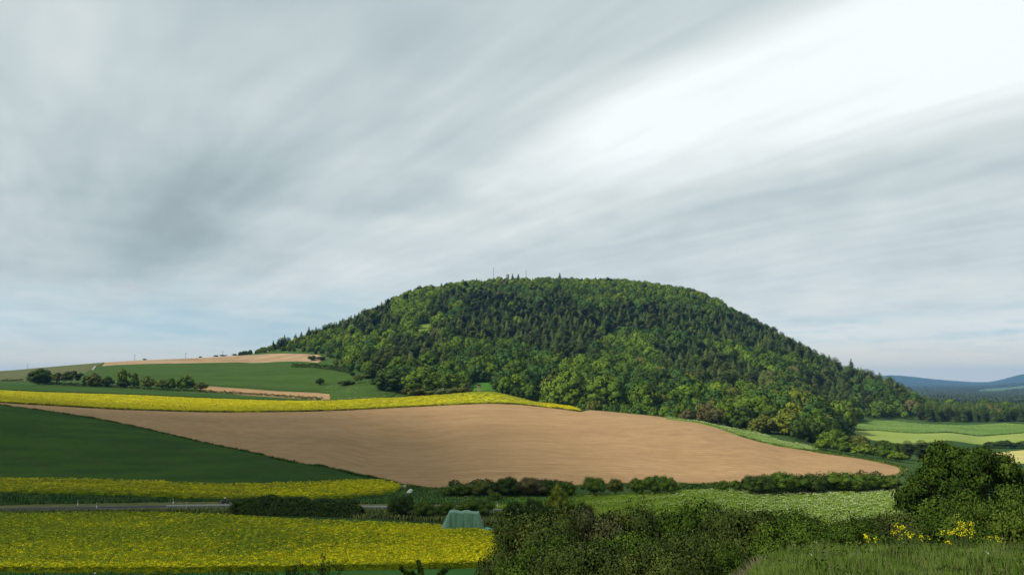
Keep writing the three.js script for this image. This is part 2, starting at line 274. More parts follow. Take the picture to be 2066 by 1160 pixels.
  if (skirt) for (let i = 0; i < poly.length; i++) {
    const [x0, z0] = poly[i], [x1, z1] = poly[(i + 1) % poly.length], l = Math.hypot(x1 - x0, z1 - z0) || 1, n = [-(z1 - z0) / l, 0.2, (x1 - x0) / l], g0 = ground(x0, z0), g1 = ground(x1, z1);
    const k = [put(x0, g0 - 0.15, z0, n), put(x1, g1 - 0.15, z1, n), put(x1, g1 + liftAt(x1, z1), z1, n), put(x0, g0 + liftAt(x0, z0), z0, n)];
    for (const q of k.slice(0, 2)) uv[q * 2 + 1] += (lift + 0.1) / tile;
    ind.push(k[0], k[1], k[2], k[0], k[2], k[3]);
  }
  const g = new THREE.BufferGeometry(); g.setAttribute('position', new THREE.Float32BufferAttribute(pos, 3)); g.setAttribute('normal', new THREE.Float32BufferAttribute(nor, 3)); g.setAttribute('uv', new THREE.Float32BufferAttribute(uv, 2)); g.setAttribute('color', new THREE.Float32BufferAttribute(col, 3)); g.setIndex(ind);
  if (rough) g.computeVertexNormals();
  return g;
}
const mix3 = (a, b, t) => [lerp(a[0], b[0], t), lerp(a[1], b[1], t), lerp(a[2], b[2], t)];
const macro = (a, b, sx, sz, k = 1, off = 0) => (x, z) => mix3(a, b, clamp(0.5 + k * (fbm(x * sx + off, z * sz, 4) + 0.4 * fbm(x * sx * 7, z * sz * 7 + off, 3, n2b)), 0, 1));
function field(name, poly, opts, mat, label, category) { const m = new THREE.Mesh(sheet(poly, opts), mat); top(name, m); return tag(m, label, category, null, 'structure'); }

/* ------------------------------------------------ ground, road and fields ------------------------------------------------ */
{
  const m = new THREE.Mesh(globalThis.GROUND_GEO, matt({ map: grainTex, bumpMap: grainBump, bumpScale: 0.15, vertexColors: true, roughness: 1 }));
  top('ground', m); tag(m, 'rolling grassy ground of the valley and the wooded hill', 'ground', null, 'structure');
}
const H = (list, lift = 0) => list.map(([x, y]) => hit(x, y, lift));
const strip2Front = smoothLine(H([[-120, 992], [0, 995], [150, 1000], [300, 1004], [450, 1010], [560, 1012], [640, 1011], [720, 1006], [790, 997], [810, 986]]));
const strip2Back = smoothLine(H([[-120, 966], [0, 966], [150, 967], [300, 971], [400, 976], [480, 978], [600, 974], [700, 970], [770, 970], [800, 976]], 1.1));
const wheatTop = smoothLine(H([[-160, 806], [0, 819], [100, 832], [200, 848], [300, 869], [400, 893], [500, 914], [600, 937], [700, 956], [760, 968], [806, 981]]));
const rapeFront = smoothLine(H([[-160, 803], [0, 813], [150, 822], [300, 829], [420, 832], [600, 831], [700, 828], [800, 823], [900, 818], [1000, 815], [1050, 817], [1100, 822], [1150, 828], [1172, 831]]));
const rapeBack = [...smoothLine(H([[-160, 782], [0, 787], [150, 793], [300, 798], [450, 804.5], [600, 808], [700, 806], [800, 802]], 1.1)), ...[[850, 462], [900, 463], [950, 464], [985, 464], [1020, 462], [1050, 458], [1085, 448], [1120, 436], [1150, 424]].map(([p, d]) => far(p, d))];
const ploughTop = [...smoothLine([...H([[1172, 830.5]]), far(1200, 412), far(1250, 405), far(1300, 394), far(1350, 378), far(1400, 366), ...H([[1480, 875], [1560, 898], [1640, 911], [1720, 922], [1800, 938], [1826, 946]])])];
const ploughLow = smoothLine(H([[1826, 946], [1812, 962], [1760, 965], [1600, 972], [1440, 977], [1370, 978], [1260, 978], [1100, 983], [960, 987], [880, 988], [840, 985], [810, 979]]));

const soilMat = matt({ map: soilTex, bumpMap: soilBump, bumpScale: 0.12, vertexColors: true, roughness: 1 });
const soilTint = (x, z) => { const t = clamp(0.5 + 0.35 * fbm(x * 0.009, z * 0.02, 3) + 0.30 * fbm(x * 0.10, z * 0.16, 3) + 0.55 * fbm(x * 0.012 + 3, z * 0.42, 3, n2b), 0, 1); return mix3([0.325, 0.203, 0.100], [0.420, 0.272, 0.140], t); };
const cropMat = matt({ map: cropTex, bumpMap: grainBump, bumpScale: 0.10, vertexColors: true, roughness: 0.9 });
const meadowMat = matt({ map: grainTex, bumpMap: grainBump, bumpScale: 0.15, vertexColors: true, roughness: 0.95 });
const rapeMat = matt({ map: rapeTex, bumpMap: grainBump, bumpScale: 0.2, vertexColors: true, roughness: 0.95 });

field('ploughed_field', [...rapeFront, ...ploughTop, ...ploughLow, ...[...wheatTop].reverse()], { lift: 0.06, tint: soilTint, tile: 30, turn: 0.06, skirt: true }, soilMat, 'broad bare brown tilled field in front of the wooded hill', 'field');
field('wheat_field', [...wheatTop, ...[...strip2Back].reverse()], { lift: 0.35, tint: macro([0.020, 0.058, 0.002], [0.036, 0.086, 0.003], 0.02, 0.06, 1.3), tile: 26, turn: -0.5 }, cropMat, 'dark green corn field at left below the bare tilled field', 'field');
field('rapeseed_strip_field', [...strip2Front, ...[...strip2Back].reverse()], { lift: 0.85, rough: 0.1, tint: macro([0.5, 0.7, 0.5], [0.85, 0.9, 0.6], 0.03, 0.1, 0.9), tile: 14 }, rapeMat, 'narrow yellow rapeseed strip above the road at left', 'field').name = 'rapeseed_field';
field('rapeseed_field', [...rapeFront, ...[...rapeBack].reverse()], { lift: 0.96, rough: 0.08, tint: macro([0.75, 0.85, 0.6], [1, 1, 0.6], 0.008, 0.05, 1.2), tile: 22 }, rapeMat, 'long yellow rapeseed strip along the top edge of the tilled field', 'field');
const nearRapeFar = smoothLine(H([[-160, 1036], [0, 1036], [120, 1035], [300, 1033], [450, 1038], [560, 1045], [700, 1051], [830, 1056], [940, 1064], [1010, 1074]], 1.0));
const nearRapeNear = smoothLine([...H([[1010, 1150], [900, 1152], [700, 1156], [600, 1158]]), far(400, 87.5), far(200, 87.5), far(0, 88), far(-160, 90)]);
const NEAR_RAPE = [...nearRapeFar, ...nearRapeNear];
field('rapeseed_field', NEAR_RAPE, { lift: 0.86, rough: 0.1, tint: macro([0.40, 0.56, 0.40], [0.62, 0.74, 0.4], 0.05, 0.1, 0.9), tile: 8 }, rapeMat, 'large olive and yellow rapeseed field filling the lower left foreground', 'field');

// fields up the slope on the left
const slopeLow = smoothLine([...H([[395, 786], [480, 788], [560, 791], [660, 793]])]);
const brownStrip = [...H([[400, 779], [430, 780.5], [480, 784], [560, 790], [640, 793], [664, 795], [670, 801], [664, 806], [640, 806], [560, 802], [480, 796], [420, 790.5], [395, 788]])];
field('tilled_strip', brownStrip, { lift: 0.08, tint: soilTint, tile: 30, turn: 0.2 }, soilMat, 'short bare brown strip right of the tree row, above the yellow strip', 'field').name = 'ploughed_field_001';
const greenSlope = [...H([[176, 752], [196, 742], [222, 738.6], [260, 736.5], [330, 734.5], [400, 733.5], [480, 732], [560, 730.5], [600, 730]]), far(640, 690), far(690, 630), far(735, 575), far(770, 530), far(800, 506), ...H([[770, 806], [668, 808], [664, 793.5], [640, 791], [560, 787], [480, 781.5], [420, 777], [330, 772], [250, 768], [180, 763], [160, 758]])];
field('wheat_field', greenSlope, { lift: 0.3, tint: macro([0.036, 0.076, 0.008], [0.050, 0.096, 0.013], 0.012, 0.03, 1.2, 3), tile: 40, turn: 0.25 }, cropMat, 'mid green corn field on the slope left of the wood', 'field');
field('wheat_field', [...H([[-160, 776], [0, 774.5], [60, 776.5], [200, 783], [330, 792], [420, 796], [520, 803], [600, 807]]), ...[...smoothLine(H([[-160, 780.5], [0, 786], [150, 792], [300, 797], [450, 803.5], [590, 807.5]]))].reverse()], { lift: 0.3, tint: macro([0.026, 0.068, 0.006], [0.038, 0.084, 0.009], 0.01, 0.02, 1.0, 7), tile: 40, turn: 0.1 }, cropMat, 'thin green corn strip between the tree row and the yellow strip', 'field');
field('bare_field', [...H([[205, 739], [230, 736.5], [330, 733.5], [480, 731], [600, 729]]), far(640, 712), far(655, 735), far(640, 764), far(600, 800), far(540, 843), far(460, 872), far(380, 870), far(300, 866), far(240, 868), far(210, 874)], { lift: 0.1, tint: macro([0.30, 0.205, 0.115], [0.42, 0.30, 0.18], 0.01, 0.03, 1), tile: 30 }, soilMat, 'pale bare strip along the skyline left of the wood', 'field').name = 'ploughed_field_002';
field('pasture', [...H([[-160, 771], [0, 769], [60, 769], [130, 764], [165, 757], [186, 744]]), far(215, 876), far(120, 890), far(0, 905), far(-160, 920)], { lift: 0.15, tint: macro([0.085, 0.100, 0.035], [0.110, 0.120, 0.048], 0.01, 0.02, 1), tile: 40, turn: 1.1 }, cropMat, 'dull grey green field at the far left under the skyline', 'field');
field('farm_track', [...H([[183, 747], [188.5, 739.5], [192, 738.6], [192.5, 740.2], [187.5, 747]])], { lift: 0.4, tint: () => [0.30, 0.29, 0.25], tile: 6 }, meadowMat, 'pale farm track climbing over the skyline at far left', 'track');

// meadows on the right
const M14 = [...H([[1345, 846.5], [1400, 852.5], [1480, 876], [1560, 899], [1642, 911]]), far(1648, 306), far(1600, 330), far(1560, 345), far(1500, 368), far(1440, 382), far(1390, 392), far(1345, 398)];
field('meadow', M14, { lift: 0.25, tint: macro([0.10, 0.19, 0.025], [0.17, 0.26, 0.05], 0.03, 0.06, 1.2), tile: 10 }, meadowMat, 'light green flowering meadow strip between the tilled field and the wood', 'meadow');
const M15 = [...H([[900, 1003], [1000, 1000], [1160, 999], [1300, 996], [1440, 990], [1600, 994], [1800, 986], [1900, 985], [1900, 1040]]), far(1900, 120), far(1500, 118), far(1300, 128), far(1210, 150), far(1060, 160), far(960, 168)];
field('meadow', M15, { lift: 0.25, tint: macro([0.13, 0.21, 0.010], [0.23, 0.31, 0.024], 0.03, 0.06, 1.0), tile: 10 }, meadowMat, 'green flowering meadow below the row of bushes', 'meadow');
const F16low = H([[1735, 882], [1790, 893], [1850, 896], [1980, 897], [2230, 896]]), F16mid = H([[2230, 871], [2066, 874], [1950, 877], [1850, 874.5], [1770, 869], [1715, 868]]);
field('pasture', [...F16low, ...F16mid], { lift: 0.2, tint: macro([0.225, 0.295, 0.060], [0.27, 0.335, 0.078], 0.01, 0.02, 1), tile: 30 }, cropMat, 'pale lime green field across the valley at right', 'field');
field('meadow', [...[...F16mid].reverse(), ...H([[2230, 855], [2066, 857], [2030, 854]]), ...H([[1950, 858.5], [1860, 856]]), far(1800, 725), far(1760, 690), far(1712, 610)], { lift: 0.25, tint: macro([0.10, 0.195, 0.03], [0.17, 0.255, 0.06], 0.012, 0.03, 1.2), tile: 20 }, meadowMat, 'green meadow in front of the dark conifers at right', 'meadow');
field('stubble_field', H([[1960, 910], [2066, 909], [2230, 909], [2230, 934], [2066, 936], [1960, 936]]), { lift: 0.2, tint: macro([0.42, 0.40, 0.12], [0.52, 0.46, 0.18], 0.02, 0.05, 1), tile: 30 }, cropMat, 'yellowish field at the right edge behind the big tree', 'field');
field('meadow', [...H([[830, 664], [850, 655], [872, 653], [880, 659], [872, 667], [845, 670]])], { lift: 0.5, tint: macro([0.17, 0.25, 0.035], [0.21, 0.28, 0.05], 0.03, 0.03, 1), tile: 10 }, meadowMat, 'bright green clearing high in the wood', 'clearing');
field('meadow', [far(955, 505), far(1000, 505), ...H([[1002, 766], [985, 763], [958, 765]])], { lift: 0.4, tint: macro([0.06, 0.18, 0.02], [0.08, 0.21, 0.03], 0.03, 0.03, 1), tile: 10 }, meadowMat, 'small green clearing at the foot of the wood behind the raised hide', 'clearing');
field('meadow', H([[1955, 790], [1990, 785], [2040, 782], [2230, 776], [2230, 784], [2066, 786], [2010, 793], [1965, 793]]), { lift: 3, tint: macro([0.075, 0.125, 0.045], [0.11, 0.16, 0.06], 0.003, 0.003, 1), tile: 200, step: 20 }, meadowMat, 'hazy green field on the distant blue hills', 'field');
// grass right below the near rapeseed field
field('grass_strip', [...H([[560, 1158], [700, 1157], [900, 1153], [1010, 1151]]), far(1060, 60), far(560, 60)], { lift: 0.3, tint: macro([0.034, 0.115, 0.018], [0.045, 0.135, 0.022], 0.05, 0.05, 1), tile: 10 }, cropMat, 'even green grass below the near rapeseed field', 'grass');

// the road, with its verge, edge lines and guardrail
const roadMid = smoothLine([...H([[-220, 1036], [0, 1029], [120, 1026.5], [250, 1024], [340, 1022.5], [450, 1021.5], [600, 1022], [760, 1024.5], [900, 1027], [1010, 1030], [1120, 1034], [1220, 1038]])], 10);
function ribbon(line, w0, w1) { const L = [], R = []; line.forEach((p, i) => { const a = line[Math.max(0, i - 1)], b = line[Math.min(line.length - 1, i + 1)], l = Math.hypot(b[0] - a[0], b[1] - a[1]), n = [(b[1] - a[1]) / l, -(b[0] - a[0]) / l]; L.push([p[0] + n[0] * w0, p[1] + n[1] * w0]); R.push([p[0] + n[0] * w1, p[1] + n[1] * w1]); }); return [L, R, [...L, ...R.reverse()]]; }
field('verge', ribbon(roadMid, -7.2, 7.6)[2], { lift: 0.06, tint: macro([0.13, 0.15, 0.045], [0.20, 0.20, 0.08], 0.2, 0.4, 1), tile: 6 }, meadowMat, 'dry yellowish grass verge along the road', 'verge');
const road = field('road', ribbon(roadMid, -2.5, 2.5)[2], { lift: 0.11, tint: macro([0.055, 0.056, 0.056], [0.085, 0.084, 0.080], 0.1, 0.2, 1), tile: 4 }, matt({ map: mud, vertexColors: true, roughness: 1 }), 'narrow grey country road crossing the valley behind the rapeseed field', 'road');
for (const w of [-2.2, 2.07]) { const m = new THREE.Mesh(sheet(ribbon(roadMid, w, w + 0.13)[2], { lift: 0.116, tint: () => [0.6, 0.6, 0.58], skirt: false, tile: 4 }), meadowMat); m.name = 'edge_line'; m.receiveShadow = true; road.add(m); }

/* ------------------------------------------------ foliage ------------------------------------------------ */
// leaves: [centre, outward direction, size]; each leaf is a folded rhomb, its normal leaning to the outside of its clump
function leafGeo(list, R, { slim = 0.6, droop = 0.2, soft = 0.65, vary = 0.22 } = {}) {
  const n = list.length, p = new Float32Array(n * 12), nn = new Float32Array(n * 12), c = new Float32Array(n * 12), ind = new Uint32Array(n * 6);
  const a = new THREE.Vector3(), b = new THREE.Vector3(), f = new THREE.Vector3(), o = new THREE.Vector3();
  for (let i = 0; i < n; i++) {
    const [x, y, z, ox, oy, oz, s, leafTone = 1] = list[i]; o.set(ox, oy, oz);
    f.set(R() - 0.5, R() - 0.5, R() - 0.5).multiplyScalar(1.5).add(o).normalize();
    a.set(R() - 0.5, R() - 0.5 - droop, R() - 0.5).cross(f).normalize(); b.crossVectors(f, a);
    if (b.y > 0 && R() < droop * 2) b.negate();
    const q = [[-b.x, -b.y, -b.z, 0], [a.x * slim, a.y * slim, a.z * slim, 0.12], [b.x, b.y, b.z, -0.1], [-a.x * slim, -a.y * slim, -a.z * slim, 0.12]];
    const nx = lerp(f.x, o.x, soft), ny = lerp(f.y, o.y, soft), nz = lerp(f.z, o.z, soft), l = Math.hypot(nx, ny, nz) || 1, t = leafTone * (1 + (R() - 0.5) * 2 * vary), w = 1 + (R() - 0.5) * vary * 0.7 + (leafTone - 1) * 0.25;
    for (let k = 0; k < 4; k++) { const m = i * 12 + k * 3, h = q[k][3] * s; p[m] = x + q[k][0] * s * 0.5 + f.x * h; p[m + 1] = y + q[k][1] * s * 0.5 + f.y * h; p[m + 2] = z + q[k][2] * s * 0.5 + f.z * h; nn[m] = nx / l; nn[m + 1] = ny / l; nn[m + 2] = nz / l; c[m] = t * w; c[m + 1] = t; c[m + 2] = t; }
    ind.set([i * 4, i * 4 + 1, i * 4 + 2, i * 4, i * 4 + 2, i * 4 + 3], i * 6);
  }
  const g = new THREE.BufferGeometry(); g.setAttribute('position', new THREE.BufferAttribute(p, 3)); g.setAttribute('normal', new THREE.BufferAttribute(nn, 3)); g.setAttribute('color', new THREE.BufferAttribute(c, 3)); g.setIndex(new THREE.BufferAttribute(ind, 1)); return g;
}
function withColor(g, v = [1, 1, 1]) { const q = g.index ? g : g; const n = q.attributes.position.count, c = new Float32Array(n * 3); for (let i = 0; i < n; i++) c.set(v, i * 3); q.setAttribute('color', new THREE.BufferAttribute(c, 3)); if (q.attributes.uv) q.deleteAttribute('uv'); return q; }
function joinColored(list) { return mergeGeometries(list.map((g) => { const q = g.index ? g.toNonIndexed() : g; if (q.attributes.uv) q.deleteAttribute('uv'); return q; })); }
function lump(x, y, z, rx, ry, rz, R, d = 1) { const g = new THREE.IcosahedronGeometry(1, d), p = g.attributes.position, s = R() * 50; for (let i = 0; i < p.count; i++) { const k = 1 + 0.16 * n3(p.getX(i) * 1.7 + s, p.getY(i) * 1.7, p.getZ(i) * 1.7); p.setXYZ(i, p.getX(i) * k * rx + x, p.getY(i) * k * ry + y, p.getZ(i) * k * rz + z); } g.computeVertexNormals(); return g; }
// clumps of a crown of unit width 1 (radius .5) and height 1
function crownClumps(R, kind) {
  const L = [], n = { round: 26, broad: 30, bush: 30, tall: 24, open: 15, block: 44 }[kind], asp = { bush: 1.55, block: 1.35, broad: 1.15 }[kind] || 0.9;
  for (let i = 0; i < n; i++) {
    const t = (i + 0.5) / n, az = i * 2.399 + R() * 0.9;
    let y, rad, s;
    if (kind === 'bush') { rad = 0.40 * Math.sqrt(R()); y = 0.10 + (0.72 + 0.12 * (R() - 0.5)) * Math.sqrt(Math.max(0.02, 1 - (rad / 0.46) ** 2)) * (0.35 + 0.65 * Math.pow(R(), 0.5)); s = 0.07 + 0.075 * R(); }
    else if (kind === 'block') { rad = 0.43 * Math.sqrt(t); y = 0.10 + (0.78 + 0.12 * (R() - 0.5)) * (1 - 0.30 * (rad / 0.43) ** 3) * (0.25 + 0.75 * Math.pow(R(), 0.45)); s = 0.07 + 0.06 * R(); }
    else if (kind === 'tall') { y = 0.14 + 0.74 * t; rad = 0.30 * Math.sin(Math.PI * (0.25 + 0.7 * t)) * (0.7 + 0.6 * R()); s = 0.10 + 0.08 * R(); }
    else if (kind === 'open') { y = 0.35 + 0.52 * t; rad = 0.38 * Math.sin(Math.PI * (0.2 + 0.75 * t)) * (0.6 + 0.7 * R()); s = 0.09 + 0.06 * R(); }
    else { y = 0.16 + 0.70 * t; rad = (kind === 'broad' ? 0.40 : 0.37) * Math.sin(Math.PI * (0.24 + 0.72 * t)) * (0.70 + 0.45 * R()); s = 0.10 + 0.09 * R(); }
    L.push([rad * Math.cos(az), y, rad * Math.sin(az), s, s * asp * (0.8 + 0.25 * R())]);
  }
  if (kind !== 'open') L.push([0, 0.42, 0, 0.30, 0.36]);
  return L;
}
function crownLeaves(L, R, n, size, w, h) {
  const out = [], area = L.reduce((a, c) => a + c[3] * c[3], 0);
  for (const [cx, cy, cz, s, sy] of L) {
    const shadeOf = 0.72 + 0.62 * R() * R() + 0.12 * R(), big = 0.8 + 0.45 * R();
    const m = Math.round(n * s * s / area);
    for (let i = 0; i < m; i++) {
      const u = R() * 2 - 1, az = R() * 6.283, q = Math.sqrt(1 - u * u), dx = q * Math.cos(az), dy = u, dz = q * Math.sin(az), k = 0.78 + 0.5 * Math.pow(R(), 1.8);
      if (dy < -0.55 && R() < 0.6) continue;
      const x = cx + dx * s * k, y = cy + dy * sy * k, z = cz + dz * s * k;
      let deep = false; for (const [ax, ay, azz, as, asy] of L) if (((x - ax) / as) ** 2 + ((y - ay) / asy) ** 2 + ((z - azz) / as) ** 2 < 0.55) { deep = true; break; }
      if (deep) continue;
      let ox = dx * 0.75 + x * 0.9, oy = dy * 0.75 + (y - 0.45) * 0.5 + 0.22, oz = dz * 0.75 + z * 0.9; const l = Math.hypot(ox, oy, oz) || 1;
      out.push([x * w, y * h, z * w, ox / l, oy / l, oz / l, size * big * (0.6 + 0.75 * R()), shadeOf]);
    }
  }
  return out;
}
function crownCore(L, R, w, h, k = 0.8, d = 1) { return joinColored(L.map(([x, y, z, s, sy]) => withColor(lump(x * w, y * h, z * w, s * w * k, sy * h * k, s * w * k, R, d)))); }
function trunkGeo(R, h, r, limbs = 5, reach = 0.25, from = 0.35) {
  const list = [rod([0, -0.4, 0], [0.02 * h * (R() - 0.5), h * 0.55, 0.02 * h], r, r * 0.55, 7)];
  for (let i = 0; i < limbs; i++) { const az = i * 2.4 + R(), y0 = h * (from + 0.16 * R()), y1 = y0 + h * (0.18 + 0.2 * R()), q = h * reach * (0.6 + 0.6 * R()); list.push(rod([0, y0, 0], [q * Math.cos(az), y1, q * Math.sin(az)], r * 0.45, r * 0.16, 5)); }
  return merge(list);
}
// a crown scaled to its own width and height in metres; far crowns get few large leaf clumps, near ones many small leaves
function crownGeo(seed, kind, w, h, n, leaf, opts = {}) {
  const R = rng(seed), L = crownClumps(R, kind), leaves = leafGeo(crownLeaves(L, R, n, leaf, w, h), R, opts);
  return opts.core === false ? leaves : joinColored([crownCore(L, R, w, h, opts.coreSize || 0.8, opts.detail ?? 1), leaves]);
}
const leafMat = (r, g, b) => matt({ color: rgb(r, g, b), vertexColors: true, roughness: 0.75 });
const LEAF = {
  mid: leafMat(0.072, 0.118, 0.012), dark: leafMat(0.038, 0.066, 0.010), bright: leafMat(0.108, 0.165, 0.015), lime: leafMat(0.150, 0.180, 0.018),
  olive: leafMat(0.095, 0.112, 0.020), brown: leafMat(0.112, 0.102, 0.036), teal: leafMat(0.046, 0.095, 0.018), grey: leafMat(0.112, 0.138, 0.036),
};
const BARK = std({ color: rgb(0.085, 0.065, 0.048), map: mud, roughness: 1 });
function coniferGeo(seed, kind = 'spruce') {                          // of height 1 and spread about .34
  const R = rng(seed), list = [], W = 17, tris = [], nor = [], col = [];
  const push = (a, b, c, n, t) => { tris.push(...a, ...b, ...c); for (let i = 0; i < 3; i++) { nor.push(...n); col.push(t, t, t * 0.97); } };
  for (let k = 0; k < W; k++) {
    const t = k / W, y = 0.08 + 0.90 * t, rad = (kind === 'pine' ? 0.19 * Math.sin(Math.PI * (0.12 + 0.82 * t)) + 0.02 : 0.185 * Math.pow(1 - t, 0.82) + 0.012) * (0.82 + 0.36 * R()), m = t > 0.8 ? 6 : 9;
    for (let i = 0; i < m; i++) {
      const az = (i + R() * 0.8) / m * 6.283 + k, rr = rad * (0.75 + 0.5 * R()), dx = Math.cos(az), dz = Math.sin(az), dr = kind === 'pine' ? -0.12 : 0.32, w = rr * 0.36 + 0.008, y0 = y + 0.012 * R();
      const B = [0, y0 + 0.02, 0], T = [dx * rr, y0 - rr * dr, dz * rr], mid = 0.58, mx = dx * rr * mid, mz = dz * rr * mid, my = y0 + 0.012 - rr * dr * 0.35, L = [mx - dz * w, my - 0.02, mz + dx * w], Q = [mx + dz * w, my - 0.02, mz - dx * w], n = [dx * 0.62, 0.62, dz * 0.62], l = 0.88 + 0.3 * R();
      push(B, L, [mx, my + 0.012, mz], n, l); push(B, [mx, my + 0.012, mz], Q, n, l); push(L, T, [mx, my + 0.012, mz], n, l); push([mx, my + 0.012, mz], T, Q, n, l);
    }
  }
  const g = new THREE.BufferGeometry(); g.setAttribute('position', new THREE.Float32BufferAttribute(tris, 3)); g.setAttribute('normal', new THREE.Float32BufferAttribute(nor, 3)); g.setAttribute('color', new THREE.Float32BufferAttribute(col, 3));
  const cone = new THREE.ConeGeometry(kind === 'pine' ? 0.07 : 0.085, 0.8, 7, 1); cone.translate(0, 0.48, 0); return joinColored([g, withColor(cone, [0.9, 0.9, 0.9]), withColor(new THREE.CylinderGeometry(0.008, 0.016, 0.2, 5).translate(0, 0.06, 0), [1.1, 0.8, 0.9])]);
}
// forest kinds, all of unit size (width 1, height 1 for leafy ones)
const DEC = ['round', 'broad', 'round', 'broad', 'tall', 'round', 'bush', 'broad'].map((k, i) => crownGeo(100 + i, k, 1, 1, 1500, 0.078, { soft: 0.55, vary: 0.28, coreSize: 0.8, droop: 0.1 }));
const CON = [0, 1, 2, 3, 4].map((i) => coniferGeo(300 + i)), PIN = [0, 1].map((i) => coniferGeo(320 + i, 'pine'));
const CONM = [leafMat(0.038, 0.062, 0.016), leafMat(0.055, 0.080, 0.018), leafMat(0.074, 0.096, 0.020)];

/* ------------------------------------------------ the wooded hill ------------------------------------------------ */
const pxPoly = (l) => l;
const CONIFER_ZONES = [
  [[905, 600], [950, 588], [1010, 590], [1020, 600], [1090, 610], [1085, 585], [1140, 590], [1180, 625], [1260, 612], [1390, 625], [1480, 640], [1560, 672], [1650, 712], [1640, 735], [1540, 712], [1440, 690], [1340, 672], [1230, 668], [1215, 700], [1190, 745], [1140, 745], [1090, 715], [1020, 690], [950, 690], [880, 668], [880, 650], [920, 640], [940, 625]],
  [[700, 640], [745, 622], [790, 615], [806, 640], [800, 668], [740, 675], [690, 668]],
  [[735, 735], [770, 700], [800, 680], [840, 685], [900, 690], [895, 720], [900, 748], [850, 745], [780, 750]],
  [[1330, 705], [1400, 690], [1460, 720], [1540, 745], [1560, 790], [1500, 815], [1440, 800], [1400, 770], [1340, 750]],
  [[1620, 770], [1680, 745], [1740, 770], [1760, 800], [1720, 825], [1640, 820]],
  [[1480, 625], [1640, 700], [1700, 735], [1790, 765], [1850, 790], [1840, 812], [1790, 795], [1700, 765], [1600, 725], [1500, 680]],
  [[860, 640], [880, 600], [905, 600], [905, 640]],
];
const DFOOT = curve([[440, 900], [500, 866], [550, 848], [600, 806], [640, 770], [660, 735], [690, 650], [730, 590], [770, 545], [830, 508], [900, 492], [1000, 484], [1100, 474], [1200, 458], [1300, 440], [1400, 415], [1500, 388], [1600, 352], [1648, 338], [1700, 420], [1712, 640], [1760, 705], [1800, 735], [1900, 745], [2300, 748]]);
const DTOP = curve([[440, 905], [560, 915], [650, 960], [760, 1060], [850, 1110], [985, 1170], [1200, 1200], [1300, 1200], [1400, 1170], [1500, 1130], [1600, 1010], [1700, 950], [1800, 930], [1860, 900], [1900, 880], [2300, 900]]);
const CLEAR = [[[828, 676], [846, 653], [874, 650], [884, 662], [872, 677], [845, 684]], [[945, 800], [950, 768], [972, 764], [1002, 766], [1003, 800]]];
const inZone = (x, y) => CONIFER_ZONES.some((z) => inside(z, x, y));
const sky2 = (px) => true;
const trees = [];     // {x, z, kind, geo, mat, w, h, px, py}
{
  const R = rng(77), step = 8.0;
  for (let z = -360; z > -1215; z -= step) for (let xx = -480; xx < 620; xx += step) {
    const x = xx + (R() - 0.5) * step * 0.95 + (Math.round(-z / step) % 2) * step * 0.5, zz = z + (R() - 0.5) * step * 0.95, D = -zz, pxA = CX + (x / D) * F * 1.0071;
    if (pxA < 470 || pxA > 2140) { R(); continue; }
    if (D < DFOOT(pxA) + 3 || D > DTOP(pxA)) continue;
    const y = ground(x, zz), [px, py] = project(x, y + 6, zz);
    if (CLEAR.some((c) => inside(c, px, py + 6))) continue;
    const edge = D - DFOOT(pxA), jit = 20 * fbm(x * 0.025, zz * 0.025, 4), crest = D > DTOP(pxA) - 75 && px > 560;
    const con = (inZone(px + jit, py + jit * 0.7) && R() < 0.97) || (crest && R() < 0.42) || (n2b(x * 0.02, zz * 0.02) > 0.62 && edge > 70 && R() < 0.6) || (pxA > 1850 && R() < 0.75) || (edge > 90 && R() < 0.035 && px > 800);
    const topBand = sstep(1010, 1100, D) * (px > 820 && px < 1480 ? 1 : 0);
    if (con) {
      if (R() < 0.16 && pxA < 1840) continue;
      if (pxA > 1840) trees.push({ x: x + 3.5, y: ground(x + 3.5, zz + 3), z: zz + 3, con: true, g: CON[Math.floor(R() * 5)], m: Math.floor(R() * 2), h: lerp(12, 19, R()), w: lerp(1.3, 1.8, R()), px, py, D: D - 3 });
      trees.push({ x, y, z: zz, con: true, g: R() < 0.58 ? CON[Math.floor(R() * 5)] : PIN[Math.floor(R() * 2)], m: Math.floor(R() * 3), h: lerp(10, 18.5, R() * R() * 0.5 + R() * 0.5), w: lerp(1.35, 1.9, R()), px, py, D });
    } else {
      if (R() < 0.30) continue;                                        // leafy crowns are wider, so fewer
      const t = fbm(x * 0.011 + 9, zz * 0.011, 3) + 0.35 * (R() - 0.5), rt = sstep(1300, 1600, px);
      let tone = t > 0.30 ? 'bright' : t > 0.12 ? 'mid' : t > -0.12 ? (R() < 0.25 ? 'teal' : 'mid') : t > -0.3 ? 'dark' : 'teal';
      if (topBand > 0.5 || (px < 900 && py < 690)) tone = R() < 0.55 ? 'bright' : R() < 0.12 ? 'lime' : 'mid';
      if (edge < 60 && R() < 0.10) tone = 'olive';
      if (px > 1330 && D < 700 && R() < 0.24) tone = R() < 0.6 ? 'olive' : R() < 0.7 ? 'grey' : 'lime';
      if (R() < 0.004) tone = 'brown';
      const low = sstep(70, 0, edge), foot = edge < 170 && px > 740 ? 1.28 : 1; if (foot > 1 && R() < 0.28) continue;
      const hh = foot * lerp(lerp(10, 16, R()), lerp(5.5, 9, R()), low) * (px < 700 ? 0.62 : 1);
      trees.push({ x, y, z: zz, con: false, g: DEC[Math.floor(R() * DEC.length)], tone, h: hh, w: hh * lerp(0.85, 1.15, R()), px, py, D, rot: R() * 6.28 });
    }
  }
}
